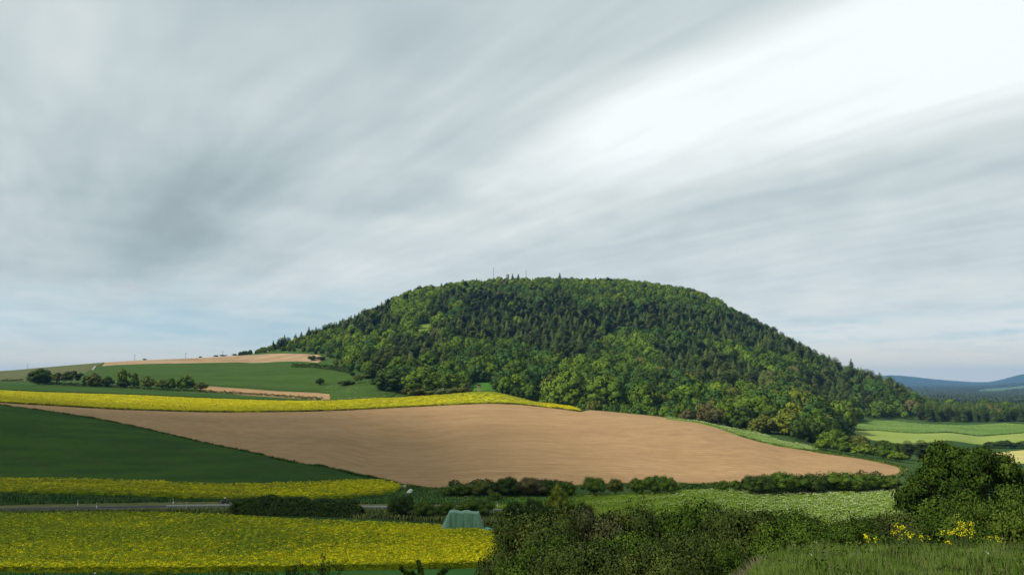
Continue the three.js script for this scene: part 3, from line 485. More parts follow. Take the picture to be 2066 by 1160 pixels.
const PLACE = [[640, 'on the low left shoulder'], [700, 'above the clipped field hedge'], [760, 'above the lone field bushes'], [830, 'above the corner of the green slope'], [900, 'above the domed tree'], [960, 'left of the raised hide'], [1030, 'above the small clearing'], [1110, 'above the middle of the yellow tip'], [1180, 'above the end of the yellow tip'], [1270, 'above the bare field crest'], [1350, 'left of the meadow strip'], [1430, 'above the brownish bushes'], [1510, 'above the mid meadow strip'], [1600, 'above the yellow green rounded tree'], [1680, 'above the valley hedge'], [1760, 'at the valley meadow corner'], [1850, 'left behind the valley meadow'], [1950, 'behind the middle of the valley meadow'], [9999, 'in the conifer stand at the right edge']];
const ZONE = (t) => { const e = t.D - DFOOT(t.px), size = t.h > (t.con ? 17 : 12) ? 'tall' : t.h < (t.con ? 14.5 : 8.5) ? 'small' : 'medium'; return size + (t.con ? ['blackish', 'dark', 'olive dark'][t.m] : '') .replace(/^(?=.)/, ' ') + (t.con ? ' conifer ' : ' leafy tree ') + (e < 25 ? 'at the wood edge' : e < 70 ? 'inside the wood' : e < 140 ? 'farther upslope' : 'high upslope') + ' ' + PLACE.find((p) => t.px < p[0])[1]; };
const TONEWORD = { mid: 'green', dark: 'deep green', bright: 'fresh green', lime: 'yellow green', olive: 'olive', brown: 'brownish', teal: 'bluish green', grey: 'greyish green' };
function placeTree(m, t) { m.position.set(t.x, t.y - 0.3, t.z); m.rotation.y = t.rot ?? t.x * 7; if (t.con) m.scale.set(t.h * t.w, t.h, t.h * t.w); else m.scale.set(t.w, t.h, t.w); }
function treesInto(list, one, rest, restLabel) {
  list.sort((a, b) => b.h / b.D - a.h / a.D);
  const first = [], others = [], taken = new Map();
  for (const t of list) { const shown = t.D < DFOOT(t.px) + 230; if (first.length < 290 && shown) first.push(t); else others.push(t); }
  for (const t of first) { const m = new THREE.Mesh(t.g, t.con ? CONM[t.m] : LEAF[t.tone]); placeTree(m, t); top(one, m); tag(m, t.con ? ZONE(t) : TONEWORD[t.tone] + ' ' + ZONE(t), 'tree', t.con ? 'conifers standing in the hill wood' : 'leafy trees standing in the hill wood'); }
  const g = new THREE.Group(), byGeo = new Map(), M = new THREE.Matrix4(), q = new THREE.Quaternion(), c = new THREE.Color();
  for (const t of others) { if (!byGeo.has(t.g)) byGeo.set(t.g, []); byGeo.get(t.g).push(t); }
  for (const [geo, l] of byGeo) {
    const im = new THREE.InstancedMesh(geo, matt({ color: rgb(1, 1, 1), vertexColors: true, roughness: 0.75 }), l.length); im.name = 'crowns';
    l.forEach((t, i) => { M.compose(new THREE.Vector3(t.x, t.y - 0.3, t.z), q.setFromAxisAngle(new THREE.Vector3(0, 1, 0), t.rot ?? t.x * 7), t.con ? new THREE.Vector3(t.h * t.w, t.h, t.h * t.w) : new THREE.Vector3(t.w, t.h, t.w)); im.setMatrixAt(i, M); c.copy(t.con ? CONM[t.m].color : LEAF[t.tone].color); const k = t.con ? 0.6 + 0.85 * Math.abs(Math.sin(t.x * 12.9 + t.z * 7.1)) : 0.8 + 0.4 * Math.abs(Math.sin(t.x * 12.9 + t.z * 7.1)); im.setColorAt(i, c.multiplyScalar(k)); });
    g.add(im);
  }
  top(rest, g); tag(g, restLabel, 'forest', null, 'stuff');
}
treesInto(trees.filter((t) => !t.con), 'leafy_tree', 'broadleaf_forest', 'broadleaf wood covering the upper slopes of the hill');
treesInto(trees.filter((t) => t.con), 'conifer_tree', 'conifer_forest', 'dark conifer wood in a band across the upper hill');

/* ------------------------------------------------ single trees and bushes ------------------------------------------------ */
const protos = new Map();
function proto(kind, q) {                                              // q: leaf count class
  const key = kind + q; if (!protos.has(key)) protos.set(key, [0, 1, 2].map((i) => ({ crown: crownGeo(900 + protos.size * 7 + i, kind, 1, 1, q, Math.sqrt(17 / q) * 0.74, { soft: 0.55, coreSize: kind === 'open' ? 0.5 : 0.74, vary: 0.32 }), trunk: trunkGeo(rng(40 + i), 1, kind === 'open' ? 0.03 : 0.035, 6, 0.28, kind === 'bush' ? 0.08 : 0.3) }))); return protos.get(key);
}
let pick = 0;
// a tree or bush by where its foot and top show and how wide it is, in pixels, at a distance
function plant(name, px, topY, wPx, D, kind, tone, q, label, category, group, minH = 1.5) {
  const p = spot(px, D), r = ray(px, topY), ty = D * r.y / r.f, h = Math.max(minH, ty - p.y) * 1.03, w = wPx * D / F * 1.1, v = proto(kind, q)[pick++ % 3];
  const t = thing(name, p.x, p.y, p.z, pick * 1.3);
  const c = part('crown', v.crown, LEAF[tone], t); c.scale.set(w, h, w);
  const k = part('trunk', v.trunk, BARK, t); k.scale.set(h * 0.8, h, h * 0.8);
  tag(t, label, category, group); return t;
}
// the row of trees on the left slope
for (const [px, ty, w, kind, tone, label] of [
  [78, 744, 44, 'broad', 'dark', 'large round dark green tree at the left end of the field tree row'],
  [113, 751, 30, 'open', 'olive', 'thin olive tree just right of the large round dark tree'],
  [143, 748, 38, 'open', 'dark', 'open dark tree leaning over the track in the tree row'],
  [170, 759, 12, 'tall', 'dark', 'small narrow dark bush in the tree row'],
  [188, 752, 30, 'round', 'olive', 'round olive tree right of the narrow dark bush in the row'],
  [215, 759, 25, 'bush', 'dark', 'low dark bush left of the tall bare-stemmed tree in the row'],
  [248, 744, 24, 'open', 'bright', 'tallest tree of the row with a clear stem and light crown'],
  [248, 765, 30, 'bush', 'dark', 'low dark bush at the foot of the tallest tree of the row'],
  [271, 753, 20, 'tall', 'mid', 'slim green tree right of the tallest tree of the row'],
  [296, 759, 32, 'bush', 'olive', 'wide olive bush in the middle right of the row'],
  [326, 764, 28, 'bush', 'olive', 'left of two low olive bushes before the round tree in the row'],
  [344, 763, 22, 'round', 'mid', 'right of two low bushes before the round tree in the row'],
  [373, 757, 34, 'round', 'mid', 'full round green tree near the right end of the field row'],
  [405, 770, 26, 'bush', 'olive', 'ragged last bush at the right end of the field row'],
]) plant('field_tree', px, ty, w, hit(px, 773 + px * 0.038)[1] * -1, kind, tone, 1500, label, 'tree', 'trees in the row across the left slope', 3);
for (const [px, ty, w, D, kind, tone, name, label] of [
  [645, 762, 17, 575, 'bush', 'dark', 'field_bush', 'single round dark bush standing alone in the green slope field'],
  [699, 766, 36, 560, 'bush', 'dark', 'field_bush', 'wide dark bush at the field edge below the wood'],
  [722, 756, 20, 558, 'open', 'olive', 'field_tree', 'thin olive tree right of the wide dark field bush'],
  [710, 749, 12, 600, 'bush', 'dark', 'field_bush', 'tiny dark bush above the thin olive tree'],
  [742, 753, 28, 580, 'bush', 'grey', 'field_bush', 'pale rounded bush at the edge of the wood above the slope field'],
  [755, 766, 30, 545, 'bush', 'mid', 'field_bush', 'green bush where the slope field meets the wood'],
  [628, 717, 20, 730, 'bush', 'dark', 'field_bush', 'left of two dark bushes beside the pale skyline strip'],
  [645, 718, 18, 726, 'bush', 'dark', 'field_bush', 'right of two dark bushes beside the pale skyline strip'],
  [640, 662, 16, 880, 'tall', 'dark', 'skyline_conifer', 'lone tall dark conifer on the left shoulder skyline'],
  [433, 721, 12, 874, 'bush', 'dark', 'skyline_bush', 'leftmost low bush on the skyline below the shoulder'],
  [447, 716, 17, 874, 'bush', 'dark', 'skyline_bush', 'round bush with a pole behind it on the skyline'],
  [470, 717, 11, 876, 'round', 'dark', 'skyline_bush', 'small round bush in the middle of the skyline bushes'],
  [491, 711, 20, 878, 'round', 'dark', 'skyline_bush', 'largest round bush of the skyline bushes'],
  [288, 727, 8, 866, 'bush', 'dark', 'skyline_bush', 'tiny bush alone on the pale left skyline'],
  [401, 724, 7, 872, 'bush', 'dark', 'skyline_bush', 'tiny bush left of the skyline bush group'],
]) {
  if (name === 'skyline_conifer') { const p = spot(px, D), m = new THREE.Mesh(CON[1], CONM[0]); m.position.copy(p); const h = D * ray(px, ty).y / ray(px, ty).f - p.y; m.scale.set(h * 1.5, h, h * 1.5); top(name, m); tag(m, label, 'tree'); continue; }
  plant(name, px, ty, w, D, kind, tone, 1400, label, name.includes('tree') ? 'tree' : 'bush', null, 2);
}
for (const [px, ty, D, label] of [[548, 699, 884, 'leftmost of three small dark spruces on the low skyline'], [557, 692, 886, 'middle of three small dark spruces on the low skyline'], [566, 691, 888, 'rightmost of three small dark spruces on the low skyline'],
  [1131, 549, 1165, 'tallest dark spruce on the hill crest'], [1034, 551, 1155, 'dark pine right of the stone tower on the crest'], [1046, 551, 1158, 'dark spruce left of the lattice mast on the crest'], [1720, 722, 900, 'tall thin spruce on the right skyline of the hill']]) {
  const p = spot(px, D), m = new THREE.Mesh(CON[Math.round(px) % 5], CONM[0]), h = Math.max(12, D * ray(px, ty).y / ray(px, ty).f - p.y); m.position.copy(p); m.scale.set(h * 1.35, h, h * 1.35); top('spruce_tree', m); tag(m, label, 'tree');
}
// big crowns along the foot of the wood
for (const [px, ty, w, D, kind, tone, label] of [
  [792, 742, 74, 515, 'broad', 'dark', 'big dark green tree at the corner of the wood above the slope field'],
  [855, 742, 96, 500, 'broad', 'mid', 'largest domed green tree at the wood edge left of the raised hide'],
  [905, 752, 66, 498, 'round', 'mid', 'green tree right of the largest domed tree by the raised hide'],
  [838, 778, 52, 486, 'bush', 'olive', 'olive bush under the largest domed tree'],
  [893, 782, 62, 482, 'bush', 'grey', 'low grey green bush left of the raised hide'],
  [930, 776, 44, 482, 'bush', 'olive', 'low olive bush next to the raised hide'],
  [1012, 748, 48, 520, 'tall', 'teal', 'bluish green tree right of the small clearing'],
  [1042, 752, 46, 510, 'round', 'bright', 'fresh green rounded tree two crowns right of the small clearing'],
  [1150, 748, 90, 500, 'broad', 'bright', 'broad fresh green tree at the wood edge above the end of the yellow strip'],
  [1225, 756, 96, 482, 'broad', 'mid', 'broad green tree right of the yellow strip tip'],
  [1300, 770, 64, 468, 'round', 'mid', 'round green tree at the wood edge above the middle of the tilled field'],
  [1380, 805, 44, 424, 'bush', 'mid', 'green bush at the upper left end of the meadow strip'],
  [1430, 812, 54, 415, 'bush', 'brown', 'brownish bush with few leaves above the meadow strip'],
  [1385, 824, 30, 410, 'bush', 'brown', 'small brownish bush left of the larger brownish one'],
  [1500, 800, 56, 445, 'broad', 'bright', 'fresh green tree above the middle of the meadow strip'],
  [1585, 832, 62, 395, 'round', 'lime', 'yellow green rounded tree above the right end of the meadow strip'],
  [1540, 838, 46, 392, 'bush', 'olive', 'olive bush left of the yellow green rounded tree'],
  [1640, 842, 50, 400, 'round', 'olive', 'olive tree right of the yellow green rounded tree'],
]) plant('wood_edge_tree', px, ty, w, D, kind, tone, 2600, label, 'tree', null, 4);
// valley hedge at right
for (const [px, ty, w, D, kind, tone, label] of [
  [1662, 884, 50, 312, 'bush', 'bright', 'leftmost light green bush of the valley hedge by the tilled field'],
  [1700, 890, 50, 306, 'bush', 'mid', 'second green bush from the left in the valley hedge'],
  [1738, 894, 52, 300, 'bush', 'bright', 'light green bush in the middle of the valley hedge'],
  [1775, 900, 46, 294, 'bush', 'mid', 'low green bush right of the middle of the valley hedge'],
  [1806, 911, 40, 285, 'bush', 'bright', 'lowest light bush at the right end of the valley hedge'],
  [1680, 866, 60, 350, 'broad', 'mid', 'green tree behind the left end of the valley hedge'],
  [1730, 878, 50, 345, 'round', 'olive', 'olive tree behind the middle of the valley hedge'],
  [1778, 887, 50, 330, 'round', 'dark', 'dark round tree behind the right part of the valley hedge'],
  [1802, 894, 36, 322, 'round', 'dark', 'second dark round tree beside the dark pines of the valley hedge'],
]) plant('hedge_bush', px, ty, w, D, kind, tone, 2600, label, 'bush', null, 3);
for (const [px, ty, w, D, label] of [[1824, 887, 1.25, 318, 'left of two dark pines behind the big tree at right'], [1852, 886, 1.4, 316, 'right of two dark pines behind the big tree at right']]) { const p = spot(px, D), h = D * ray(px, ty).y / ray(px, ty).f - p.y, m = new THREE.Mesh(PIN[0], CONM[1]); m.position.copy(p); m.scale.set(h * w * 1.5, h, h * w * 1.5); top('pine_tree', m); tag(m, label, 'tree'); }
for (const [px, ty, w, label] of [[1993, 890, 30, 'leftmost bush of the hedge above the yellowish field'], [2018, 886, 32, 'tallest bush of the hedge above the yellowish field'], [2040, 891, 28, 'low bush right of the tallest one above the yellowish field'], [2062, 887, 28, 'bush at the picture edge above the yellowish field'], [2095, 888, 40, 'bush just outside the right edge above the yellowish field']]) plant('hedge_bush', px, ty, w, 522, 'bush', 'dark', 900, label, 'bush', null, 3);
// bushes between the tilled field and the lower meadow
for (const [px, ty, w, D, tone, label] of [
  [922, 976, 56, 199, 'mid', 'low left end bush of the long clump below the tilled field'], [968, 968, 62, 199, 'olive', 'second bush of the long clump below the tilled field'], [1020, 961, 70, 200, 'dark', 'tall dark bush in the left half of the long clump'], [1072, 960, 70, 200, 'brown', 'brownish bush in the middle of the long clump'], [1112, 964, 60, 200, 'dark', 'dark bush right of the brownish one in the long clump'], [1143, 970, 44, 199, 'mid', 'low right end bush of the long clump'],
  [1196, 960, 54, 199, 'mid', 'rounded bush standing right of the long clump'], [1238, 963, 34, 200, 'olive', 'thin olive bush between the rounded bush and the twin bushes'],
  [1281, 964, 44, 200, 'mid', 'smaller left bush of the twin bushes below the tilled field'], [1318, 956, 58, 200, 'mid', 'taller middle bush of the twin bushes below the tilled field'], [1346, 961, 42, 199, 'mid', 'right bush leaning on the twin bushes'],
  [1452, 968, 28, 202, 'mid', 'left of two small bushes before the long hedge'], [1480, 967, 26, 202, 'mid', 'right of two small bushes before the long hedge'],
  [1527, 957, 74, 202, 'dark', 'leftmost bush of the long hedge at right'], [1578, 951, 92, 203, 'mid', 'second bush of the long hedge at right'], [1632, 955, 80, 204, 'dark', 'third bush of the long hedge at right'], [1690, 950, 100, 206, 'mid', 'fourth bush of the long hedge at right'], [1742, 955, 78, 208, 'mid', 'fifth bush of the long hedge at right'], [1782, 961, 54, 210, 'mid', 'last low bush of the long hedge next to the big tree'],
]) plant('hedge_bush', px, ty, w, -hit(px, px < 1160 ? 1003 : px < 1260 ? 1000 : px < 1370 ? 999 : px < 1500 ? 993 : lerp(1000, 990, (px - 1500) / 300))[1], 'bush', tone, 9000, label, 'bush', null, 2);
// bushes by the road
for (const [px, ty, w, D, kind, tone, label] of [
  [508, 1000, 66, 157, 'bush', 'dark', 'leftmost dark bush by the road right of the motorcycle'], [555, 995, 72, 157, 'bush', 'dark', 'tallest dark bush of the roadside clump'], [605, 999, 66, 156, 'bush', 'dark', 'third dark bush of the roadside clump'], [655, 1003, 62, 155, 'bush', 'dark', 'fourth dark bush of the roadside clump'], [708, 1006, 62, 154, 'bush', 'dark', 'right end bush of the roadside clump'],
  [815, 997, 54, 150, 'bush', 'dark', 'tall dark bush left of the gap by the green tarpaulin'], [858, 1008, 54, 149, 'bush', 'mid', 'bush between the tall dark bush and the tarpaulin'], [905, 1012, 52, 152, 'bush', 'mid', 'bush directly behind the left end of the tarpaulin'], [962, 1003, 70, 152, 'bush', 'mid', 'wide bush behind the right end of the tarpaulin'], [1000, 1010, 30, 178, 'bush', 'mid', 'small bush beyond the guardrail behind the tarpaulin'],
  [1042, 1010, 62, 140, 'bush', 'dark', 'dark bush right of the tarpaulin beside the road'], [1076, 1003, 54, 142, 'bush', 'dark', 'dark bush left of the yellow green young tree'],
  [1127, 976, 56, 130, 'round', 'lime', 'young yellow green tree standing above the foreground hedge'], [1172, 1012, 62, 128, 'bush', 'dark', 'dark bush right of the young yellow green tree'], [1100, 1015, 44, 128, 'bush', 'dark', 'dark bush at the foot of the young yellow green tree'],
]) plant(kind === 'round' ? 'young_tree' : 'roadside_bush', px, ty, w, D, kind, tone, 9000, label, kind === 'round' ? 'tree' : 'bush', null, 2.5);

// low hedges along lines
function hedge(name, line, h, w, tone, leaf, per, label, lift = 0) {
  const R = rng(line.length * 31 + Math.round(line[0][0])), out = [], c0 = line[0], base = ground(c0[0], c0[1]);
  for (let i = 0; i < line.length - 1; i++) {
    const [x0, z0] = line[i], [x1, z1] = line[i + 1], l = Math.hypot(x1 - x0, z1 - z0), n = Math.round(l * per);
    for (let k = 0; k < n; k++) { const t = R(), x = lerp(x0, x1, t), z = lerp(z0, z1, t), hh = h * (0.7 + 0.6 * fbm(x * 0.2, z * 0.2, 3) + 0.25), a = R() * Math.PI, q = 0.75 + 0.3 * R(), dy = Math.sin(a) * hh * q, ds = Math.cos(a) * w * 0.5 * q, dx = (z1 - z0) / l, dz = -(x1 - x0) / l; out.push([x + dx * ds - c0[0], ground(x, z) - base + lift + dy, z + dz * ds - c0[1], dx * Math.cos(a), Math.sin(a) * 0.9 + 0.1, dz * Math.cos(a), leaf * (0.7 + 0.6 * R())]); }
  }
  const t = thing(name, c0[0], base, c0[1]); part('foliage', leafGeo(out, R), LEAF[tone], t); tag(t, label, 'hedge'); return t;
}
hedge('hedge', smoothLine(H([[60, 773.5], [200, 780], [330, 788], [420, 792], [540, 799], [650, 806.5]])), 1.5, 2, 'dark', 0.9, 14, 'low dark hedge under the tree row running on along the brown strip');
hedge('hedge', smoothLine([far(588, 700), far(620, 690), far(655, 670), far(690, 640), far(705, 622)]), 3.4, 4, 'dark', 1.0, 40, 'clipped dark hedge running into the wood above the slope field');
hedge('hedge', smoothLine(H([[1360, 989], [1400, 988], [1445, 987]])), 1.3, 2.5, 'teal', 0.35, 120, 'low green hedge filling the gap in the bushes below the tilled field');
hedge('hedge', smoothLine(H([[1505, 996], [1600, 996], [1700, 992], [1795, 987]])), 3.6, 6, 'dark', 0.42, 260, 'continuous leafy undergrowth tying the long hedge at right together');
hedge('hedge', smoothLine(H([[905, 999], [980, 1000], [1070, 1000], [1155, 999]])), 3.2, 5, 'dark', 0.42, 240, 'leafy undergrowth tying the long clump of bushes at left together');
hedge('hedge', smoothLine(H([[490, 1036], [560, 1038], [640, 1040], [730, 1042]])), 2.4, 4, 'dark', 0.36, 260, 'dark undergrowth at the foot of the roadside clump');
hedge('hedge', smoothLine(H([[1640, 912], [1720, 923.5], [1800, 939], [1826, 946]])), 0.8, 1.6, 'mid', 0.4, 40, 'thin grassy hedge along the right upper edge of the tilled field');
hedge('hedge', smoothLine(H([[1715, 868.5], [1770, 869.5], [1850, 875], [1950, 877.5], [2066, 874.5], [2200, 871]])), 0.9, 1.5, 'dark', 0.6, 14, 'thin dark hedge line between the two valley fields');
hedge('hedge', smoothLine(H([[0, 769.5], [45, 768.5]])), 1.6, 2, 'dark', 0.8, 20, 'short dark hedge at the far left edge');
hedge('hedge', smoothLine([far(1960, 517), far(2060, 519), far(2200, 521)]), 1.2, 2, 'dark', 0.6, 20, 'low hedge line at the far side of the yellowish field');

/* ------------------------------------------------ the hilltop, poles, hide ------------------------------------------------ */
const metal = std({ color: rgb(0.35, 0.36, 0.37), metalness: 0.6, roughness: 0.5 }), white = std({ color: rgb(0.75, 0.75, 0.73), roughness: 0.6 }), darkPaint = std({ color: rgb(0.06, 0.035, 0.03), roughness: 0.7 }), black = std({ color: rgb(0.015, 0.015, 0.016), roughness: 0.55 }), wood = std({ color: rgb(0.46, 0.34, 0.17), map: mud, roughness: 0.9 }), darkWood = std({ color: rgb(0.16, 0.11, 0.07), map: mud, roughness: 0.9 });
{
  const p = spot(995, 1130), h = 1130 * ray(995, 538).y / ray(995, 538).f - p.y, t = thing('radio_mast', p.x, p.y, p.z), n = 11;
  for (let i = 0; i < n; i++) { const y = h * 0.25 + (h * 0.75) * i / n; part('mast_section', new THREE.CylinderGeometry(0.55 - i * 0.02, 0.57 - i * 0.02, h * 0.75 / n, 10).translate(0, y + h * 0.375 / n, 0), i % 2 ? darkPaint : white, t); }
  part('mast_foot', new THREE.CylinderGeometry(0.6, 0.75, h * 0.25, 10).translate(0, h * 0.125, 0), metal, t);
  tag(t, 'slender mast with dark and white bands on the hill crest', 'mast');
}
{
  const p = spot(1062, 1150), h = 1150 * ray(1062, 545).y / ray(1062, 545).f - p.y, t = thing('lattice_mast', p.x, p.y, p.z), w = 1.0, list = [];
  for (const [a, b] of [[-1, -1], [1, -1], [1, 1], [-1, 1]]) part('leg', rod([a * w, 0, b * w], [a * w * 0.7, h, b * w * 0.7], 0.16, 0.12, 5), metal, t);
  const c = [[-1, -1], [1, -1], [1, 1], [-1, 1]];
  for (let k = 0; k < 12; k++) for (let s = 0; s < 4; s++) { const q = (y) => w * (1 - 0.3 * y), y0 = k / 12, y1 = (k + 1) / 12, A = c[s], B = c[(s + 1) % 4]; list.push(rod([A[0] * q(y0), y0 * h, A[1] * q(y0)], [B[0] * q(y1), y1 * h, B[1] * q(y1)], 0.07, 0.07, 4)); }
  part('bracing', merge(list), metal, t);
  for (const [y, a] of [[0.86, 0], [0.92, 2], [0.8, 4]]) part('antenna', new THREE.CylinderGeometry(0.22, 0.22, 2.4, 8).translate(Math.cos(a) * 1.2, h * y, Math.sin(a) * 1.2), white, t);
  tag(t, 'grey lattice mast with antennas on the hill crest', 'mast');
}
{
  const p = spot(1024, 1145), h = 1145 * ray(1024, 555).y / ray(1024, 555).f - p.y, t = thing('lookout_tower', p.x, p.y, p.z), stone = std({ color: rgb(0.36, 0.31, 0.23), map: mud, roughness: 1 });
  part('wall', new THREE.CylinderGeometry(2.3, 2.6, h, 10).translate(0, h / 2, 0), stone, t);
  for (let i = 0; i < 8; i++) part('merlon', box(0.9, 1.0, 0.5, Math.cos(i * 0.785) * 2.2, h + 0.5, Math.sin(i * 0.785) * 2.2, 0, -i * 0.785 + 1.57), stone, t);
  for (const y of [0.55, 0.8]) part('window', box(0.5, 1.3, 0.3, 0.3, h * y, 2.32), black, t);
  part('aerial', rod([0, h, 0], [0, h + 5, 0], 0.15, 0.1), white, t);
  tag(t, 'small stone lookout tower among the trees on the crest', 'tower');
}
for (const [px, ty, D, label] of [[52, 740, 905, 'utility pole on the far left skyline'], [268, 725, 864, 'utility pole left of the tiny skyline bush'], [371, 720, 870, 'utility pole between the two tiny skyline bushes'], [446, 711, 882, 'utility pole behind the skyline bushes'], [526, 703, 890, 'utility pole left of the three small spruces']]) {
  const p = spot(px, D), h = Math.max(6.5, D * ray(px, ty).y / ray(px, ty).f - p.y), t = thing('utility_pole', p.x, p.y, p.z); part('pole', new THREE.CylinderGeometry(0.13, 0.18, h, 7).translate(0, h / 2, 0), darkWood, t); part('crossbar', box(2.2, 0.18, 0.18, 0, h - 0.5, 0), darkWood, t); tag(t, label, 'pole', 'utility poles on the skyline');
}
{
  const p = spot(967, 452), t = thing('raised_hide', p.x, p.y, p.z, 0.25), H0 = 3.4;
  for (const [a, b] of [[-1, -1], [1, -1], [1, 1], [-1, 1]]) part('leg', rod([a * 1.05, -0.2, b * 1.05], [a * 0.72, H0, b * 0.72], 0.12, 0.10, 6), wood, t);
  part('floor', box(1.9, 0.14, 1.9, 0, H0, 0), wood, t);
  for (const [x, z, ry] of [[0, 0.82, 0], [0, -0.82, 0], [0.82, 0, Math.PI / 2], [-0.82, 0, Math.PI / 2]]) { for (let k = 0; k < 4; k++) part('board', box(1.64, 0.24, 0.05, 0, H0 + 0.2 + k * 0.255, 0).rotateY(ry).translate(x, 0, z), k % 2 ? wood : darkWood, t); }
  for (const [a, b] of [[-1, -1], [1, -1], [1, 1], [-1, 1]]) part('corner_post', box(0.1, 2.0, 0.1, a * 0.8, H0 + 1.0, b * 0.8), darkWood, t);
  part('back_wall', box(1.7, 1.9, 0.05, 0, H0 + 1.0, -0.88), darkWood, t);
  const roof = part('roof', box(2.2, 0.1, 2.3, 0, H0 + 2.08, 0, 0.09), darkWood, t);
  for (const s of [-1, 1]) part('brace', rod([s * 1.0, 0.4, 1.02], [-s * 0.78, H0 - 0.3, 0.76], 0.06, 0.06, 5), wood, t);
  const lad = [rod([-0.28, 0, 2.0], [-0.28, H0, 0.9], 0.05), rod([0.28, 0, 2.0], [0.28, H0, 0.9], 0.05)]; for (let k = 1; k < 9; k++) lad.push(rod([-0.28, H0 * k / 9, 2.0 - 1.1 * k / 9], [0.28, H0 * k / 9, 2.0 - 1.1 * k / 9], 0.04)); part('ladder', merge(lad), wood, t);
  tag(t, 'wooden raised hide on stilts at the crest of the yellow strip', 'hunting stand');
}

/* ------------------------------------------------ things by the road ------------------------------------------------ */
function along(line, step) { const out = []; let acc = 0; for (let i = 0; i < line.length - 1; i++) { const [x0, z0] = line[i], [x1, z1] = line[i + 1], l = Math.hypot(x1 - x0, z1 - z0); while (acc < l) { out.push([lerp(x0, x1, acc / l), lerp(z0, z1, acc / l), Math.atan2(-(z1 - z0), x1 - x0)]); acc += step; } acc -= l; } return out; }
{
  const zinc = std({ color: rgb(0.40, 0.41, 0.41), metalness: 0.35, roughness: 0.55 }), line = ribbon(roadMid, -4.4, 4.4), A = project(line[0][0][0], -27, line[0][0][1]);
  const near = line[0][5][1] > line[1][line[1].length - 6][1] ? line[0] : [...line[1]].reverse();
  const pts = along(near, 4).filter(([x, z]) => { const px = project(x, ground(x, z), z)[0]; return px > 305 && px < 1230; });
  const o = pts[0], b = ground(o[0], o[1]), t = thing('guardrail', o[0], b, o[1]), prof = [[-0.02, 0.45], [0.05, 0.5], [0.05, 0.56], [-0.02, 0.60], [0.05, 0.64], [0.05, 0.70], [-0.02, 0.76]];
  const pos = [], ind = []; pts.forEach(([x, z, a], i) => { const y = ground(x, z) - b + 0.06; for (const [d, h] of prof) pos.push(x - o[0] + Math.sin(a) * d, y + h, z - o[1] + Math.cos(a) * d); if (i) for (let k = 0; k < prof.length - 1; k++) { const p = (i - 1) * prof.length + k, q = p + prof.length; ind.push(p, p + 1, q, p + 1, q + 1, q); } });
  const g = new THREE.BufferGeometry(); g.setAttribute('position', new THREE.Float32BufferAttribute(pos, 3)); g.setIndex(ind); g.computeVertexNormals(); part('rail', g, std({ color: rgb(0.40, 0.41, 0.41), metalness: 0.35, roughness: 0.55, side: THREE.DoubleSide }), t);
  const pg = box(0.12, 0.9, 0.1, 0, 0.28, 0); for (const [x, z, a] of pts) { const m = part('post', pg, zinc, t); m.position.set(x - o[0] - Math.sin(a) * 0.1, ground(x, z) - b, z - o[1] - Math.cos(a) * 0.1); m.rotation.y = a; }
  tag(t, 'grey steel guardrail along the near side of the road', 'guardrail');
}
{
  const body = new THREE.CylinderGeometry(0.075, 0.1, 1.0, 3).translate(0, 0.5, 0), band = new THREE.CylinderGeometry(0.084, 0.091, 0.24, 3).translate(0, 0.76, 0), refl = box(0.045, 0.17, 0.02, 0, 0.76, 0.075);
  let first = null;
  for (const [px, py, label] of [[155, 1020, 'white roadside marker post left of the road bend at far left'], [193, 1025.5, 'white marker post on the near road edge at left'], [348, 1017, 'white marker post on the far road side left of the motorcycle'], [375, 1024, 'white marker post on the near road edge left of the motorcycle'], [1003, 1024, 'small white marker post beyond the guardrail behind the tarpaulin'], [213, 0, 'white marker post at the bottom edge before the rapeseed field']]) {
    const [x, z] = py ? hit(px, py, 0.1) : far(px, 76.5), y = ground(x, z);
    if (!first) { first = new THREE.Group(); part('post_body', body, white, first); part('black_band', band, black, first); part('reflector', refl, std({ color: rgb(0.7, 0.35, 0.1), roughness: 0.3 }), first); }
    const t = first.clone(); t.position.set(x, y, z); t.scale.setScalar(py ? 1.15 : 1.1); top('marker_post', t); tag(t, label, 'marker post', 'white marker posts along the roads');
  }
}
// a smooth closed surface round tapered bones [a, b, ra, rb]
function bones(list, size, res, blend = 0.06) {
  const mc = new MarchingCubes(res, new THREE.MeshBasicMaterial(), false, false, 60000); mc.isolation = 0;
  const half = size / 2, c = list.reduce((s, l) => s.add(new THREE.Vector3(...l[0])).add(new THREE.Vector3(...l[1])), new THREE.Vector3()).multiplyScalar(0.5 / list.length), p = new THREE.Vector3();
  for (let k = 0; k < res; k++) for (let j = 0; j < res; j++) for (let i = 0; i < res; i++) {
    p.set((i / res - 0.5) * size, (j / res - 0.5) * size, (k / res - 0.5) * size).add(c);
    let d = 1e9; for (const [a, b, ra, rb] of list) { const bx = b[0] - a[0], by = b[1] - a[1], bz = b[2] - a[2], px = p.x - a[0], py = p.y - a[1], pz = p.z - a[2], t = clamp((px * bx + py * by + pz * bz) / (bx * bx + by * by + bz * bz + 1e-9), 0, 1), q = Math.hypot(px - bx * t, py - by * t, pz - bz * t) - lerp(ra, rb, t), h = clamp(0.5 + 0.5 * (d - q) / blend, 0, 1); d = lerp(d, q, h) - blend * h * (1 - h); }
    mc.field[k * res * res + j * res + i] = -d;
  }
  mc.update(); const n = mc.count, g = new THREE.BufferGeometry(), pa = new Float32Array(mc.positionArray.slice(0, n * 3)); for (let i = 0; i < n; i++) { pa[i * 3] = pa[i * 3] * half + c.x; pa[i * 3 + 1] = pa[i * 3 + 1] * half + c.y; pa[i * 3 + 2] = pa[i * 3 + 2] * half + c.z; }
  g.setAttribute('position', new THREE.BufferAttribute(pa, 3)); g.setAttribute('normal', new THREE.BufferAttribute(new Float32Array(mc.normalArray.slice(0, n * 3)), 3)); return g;
}
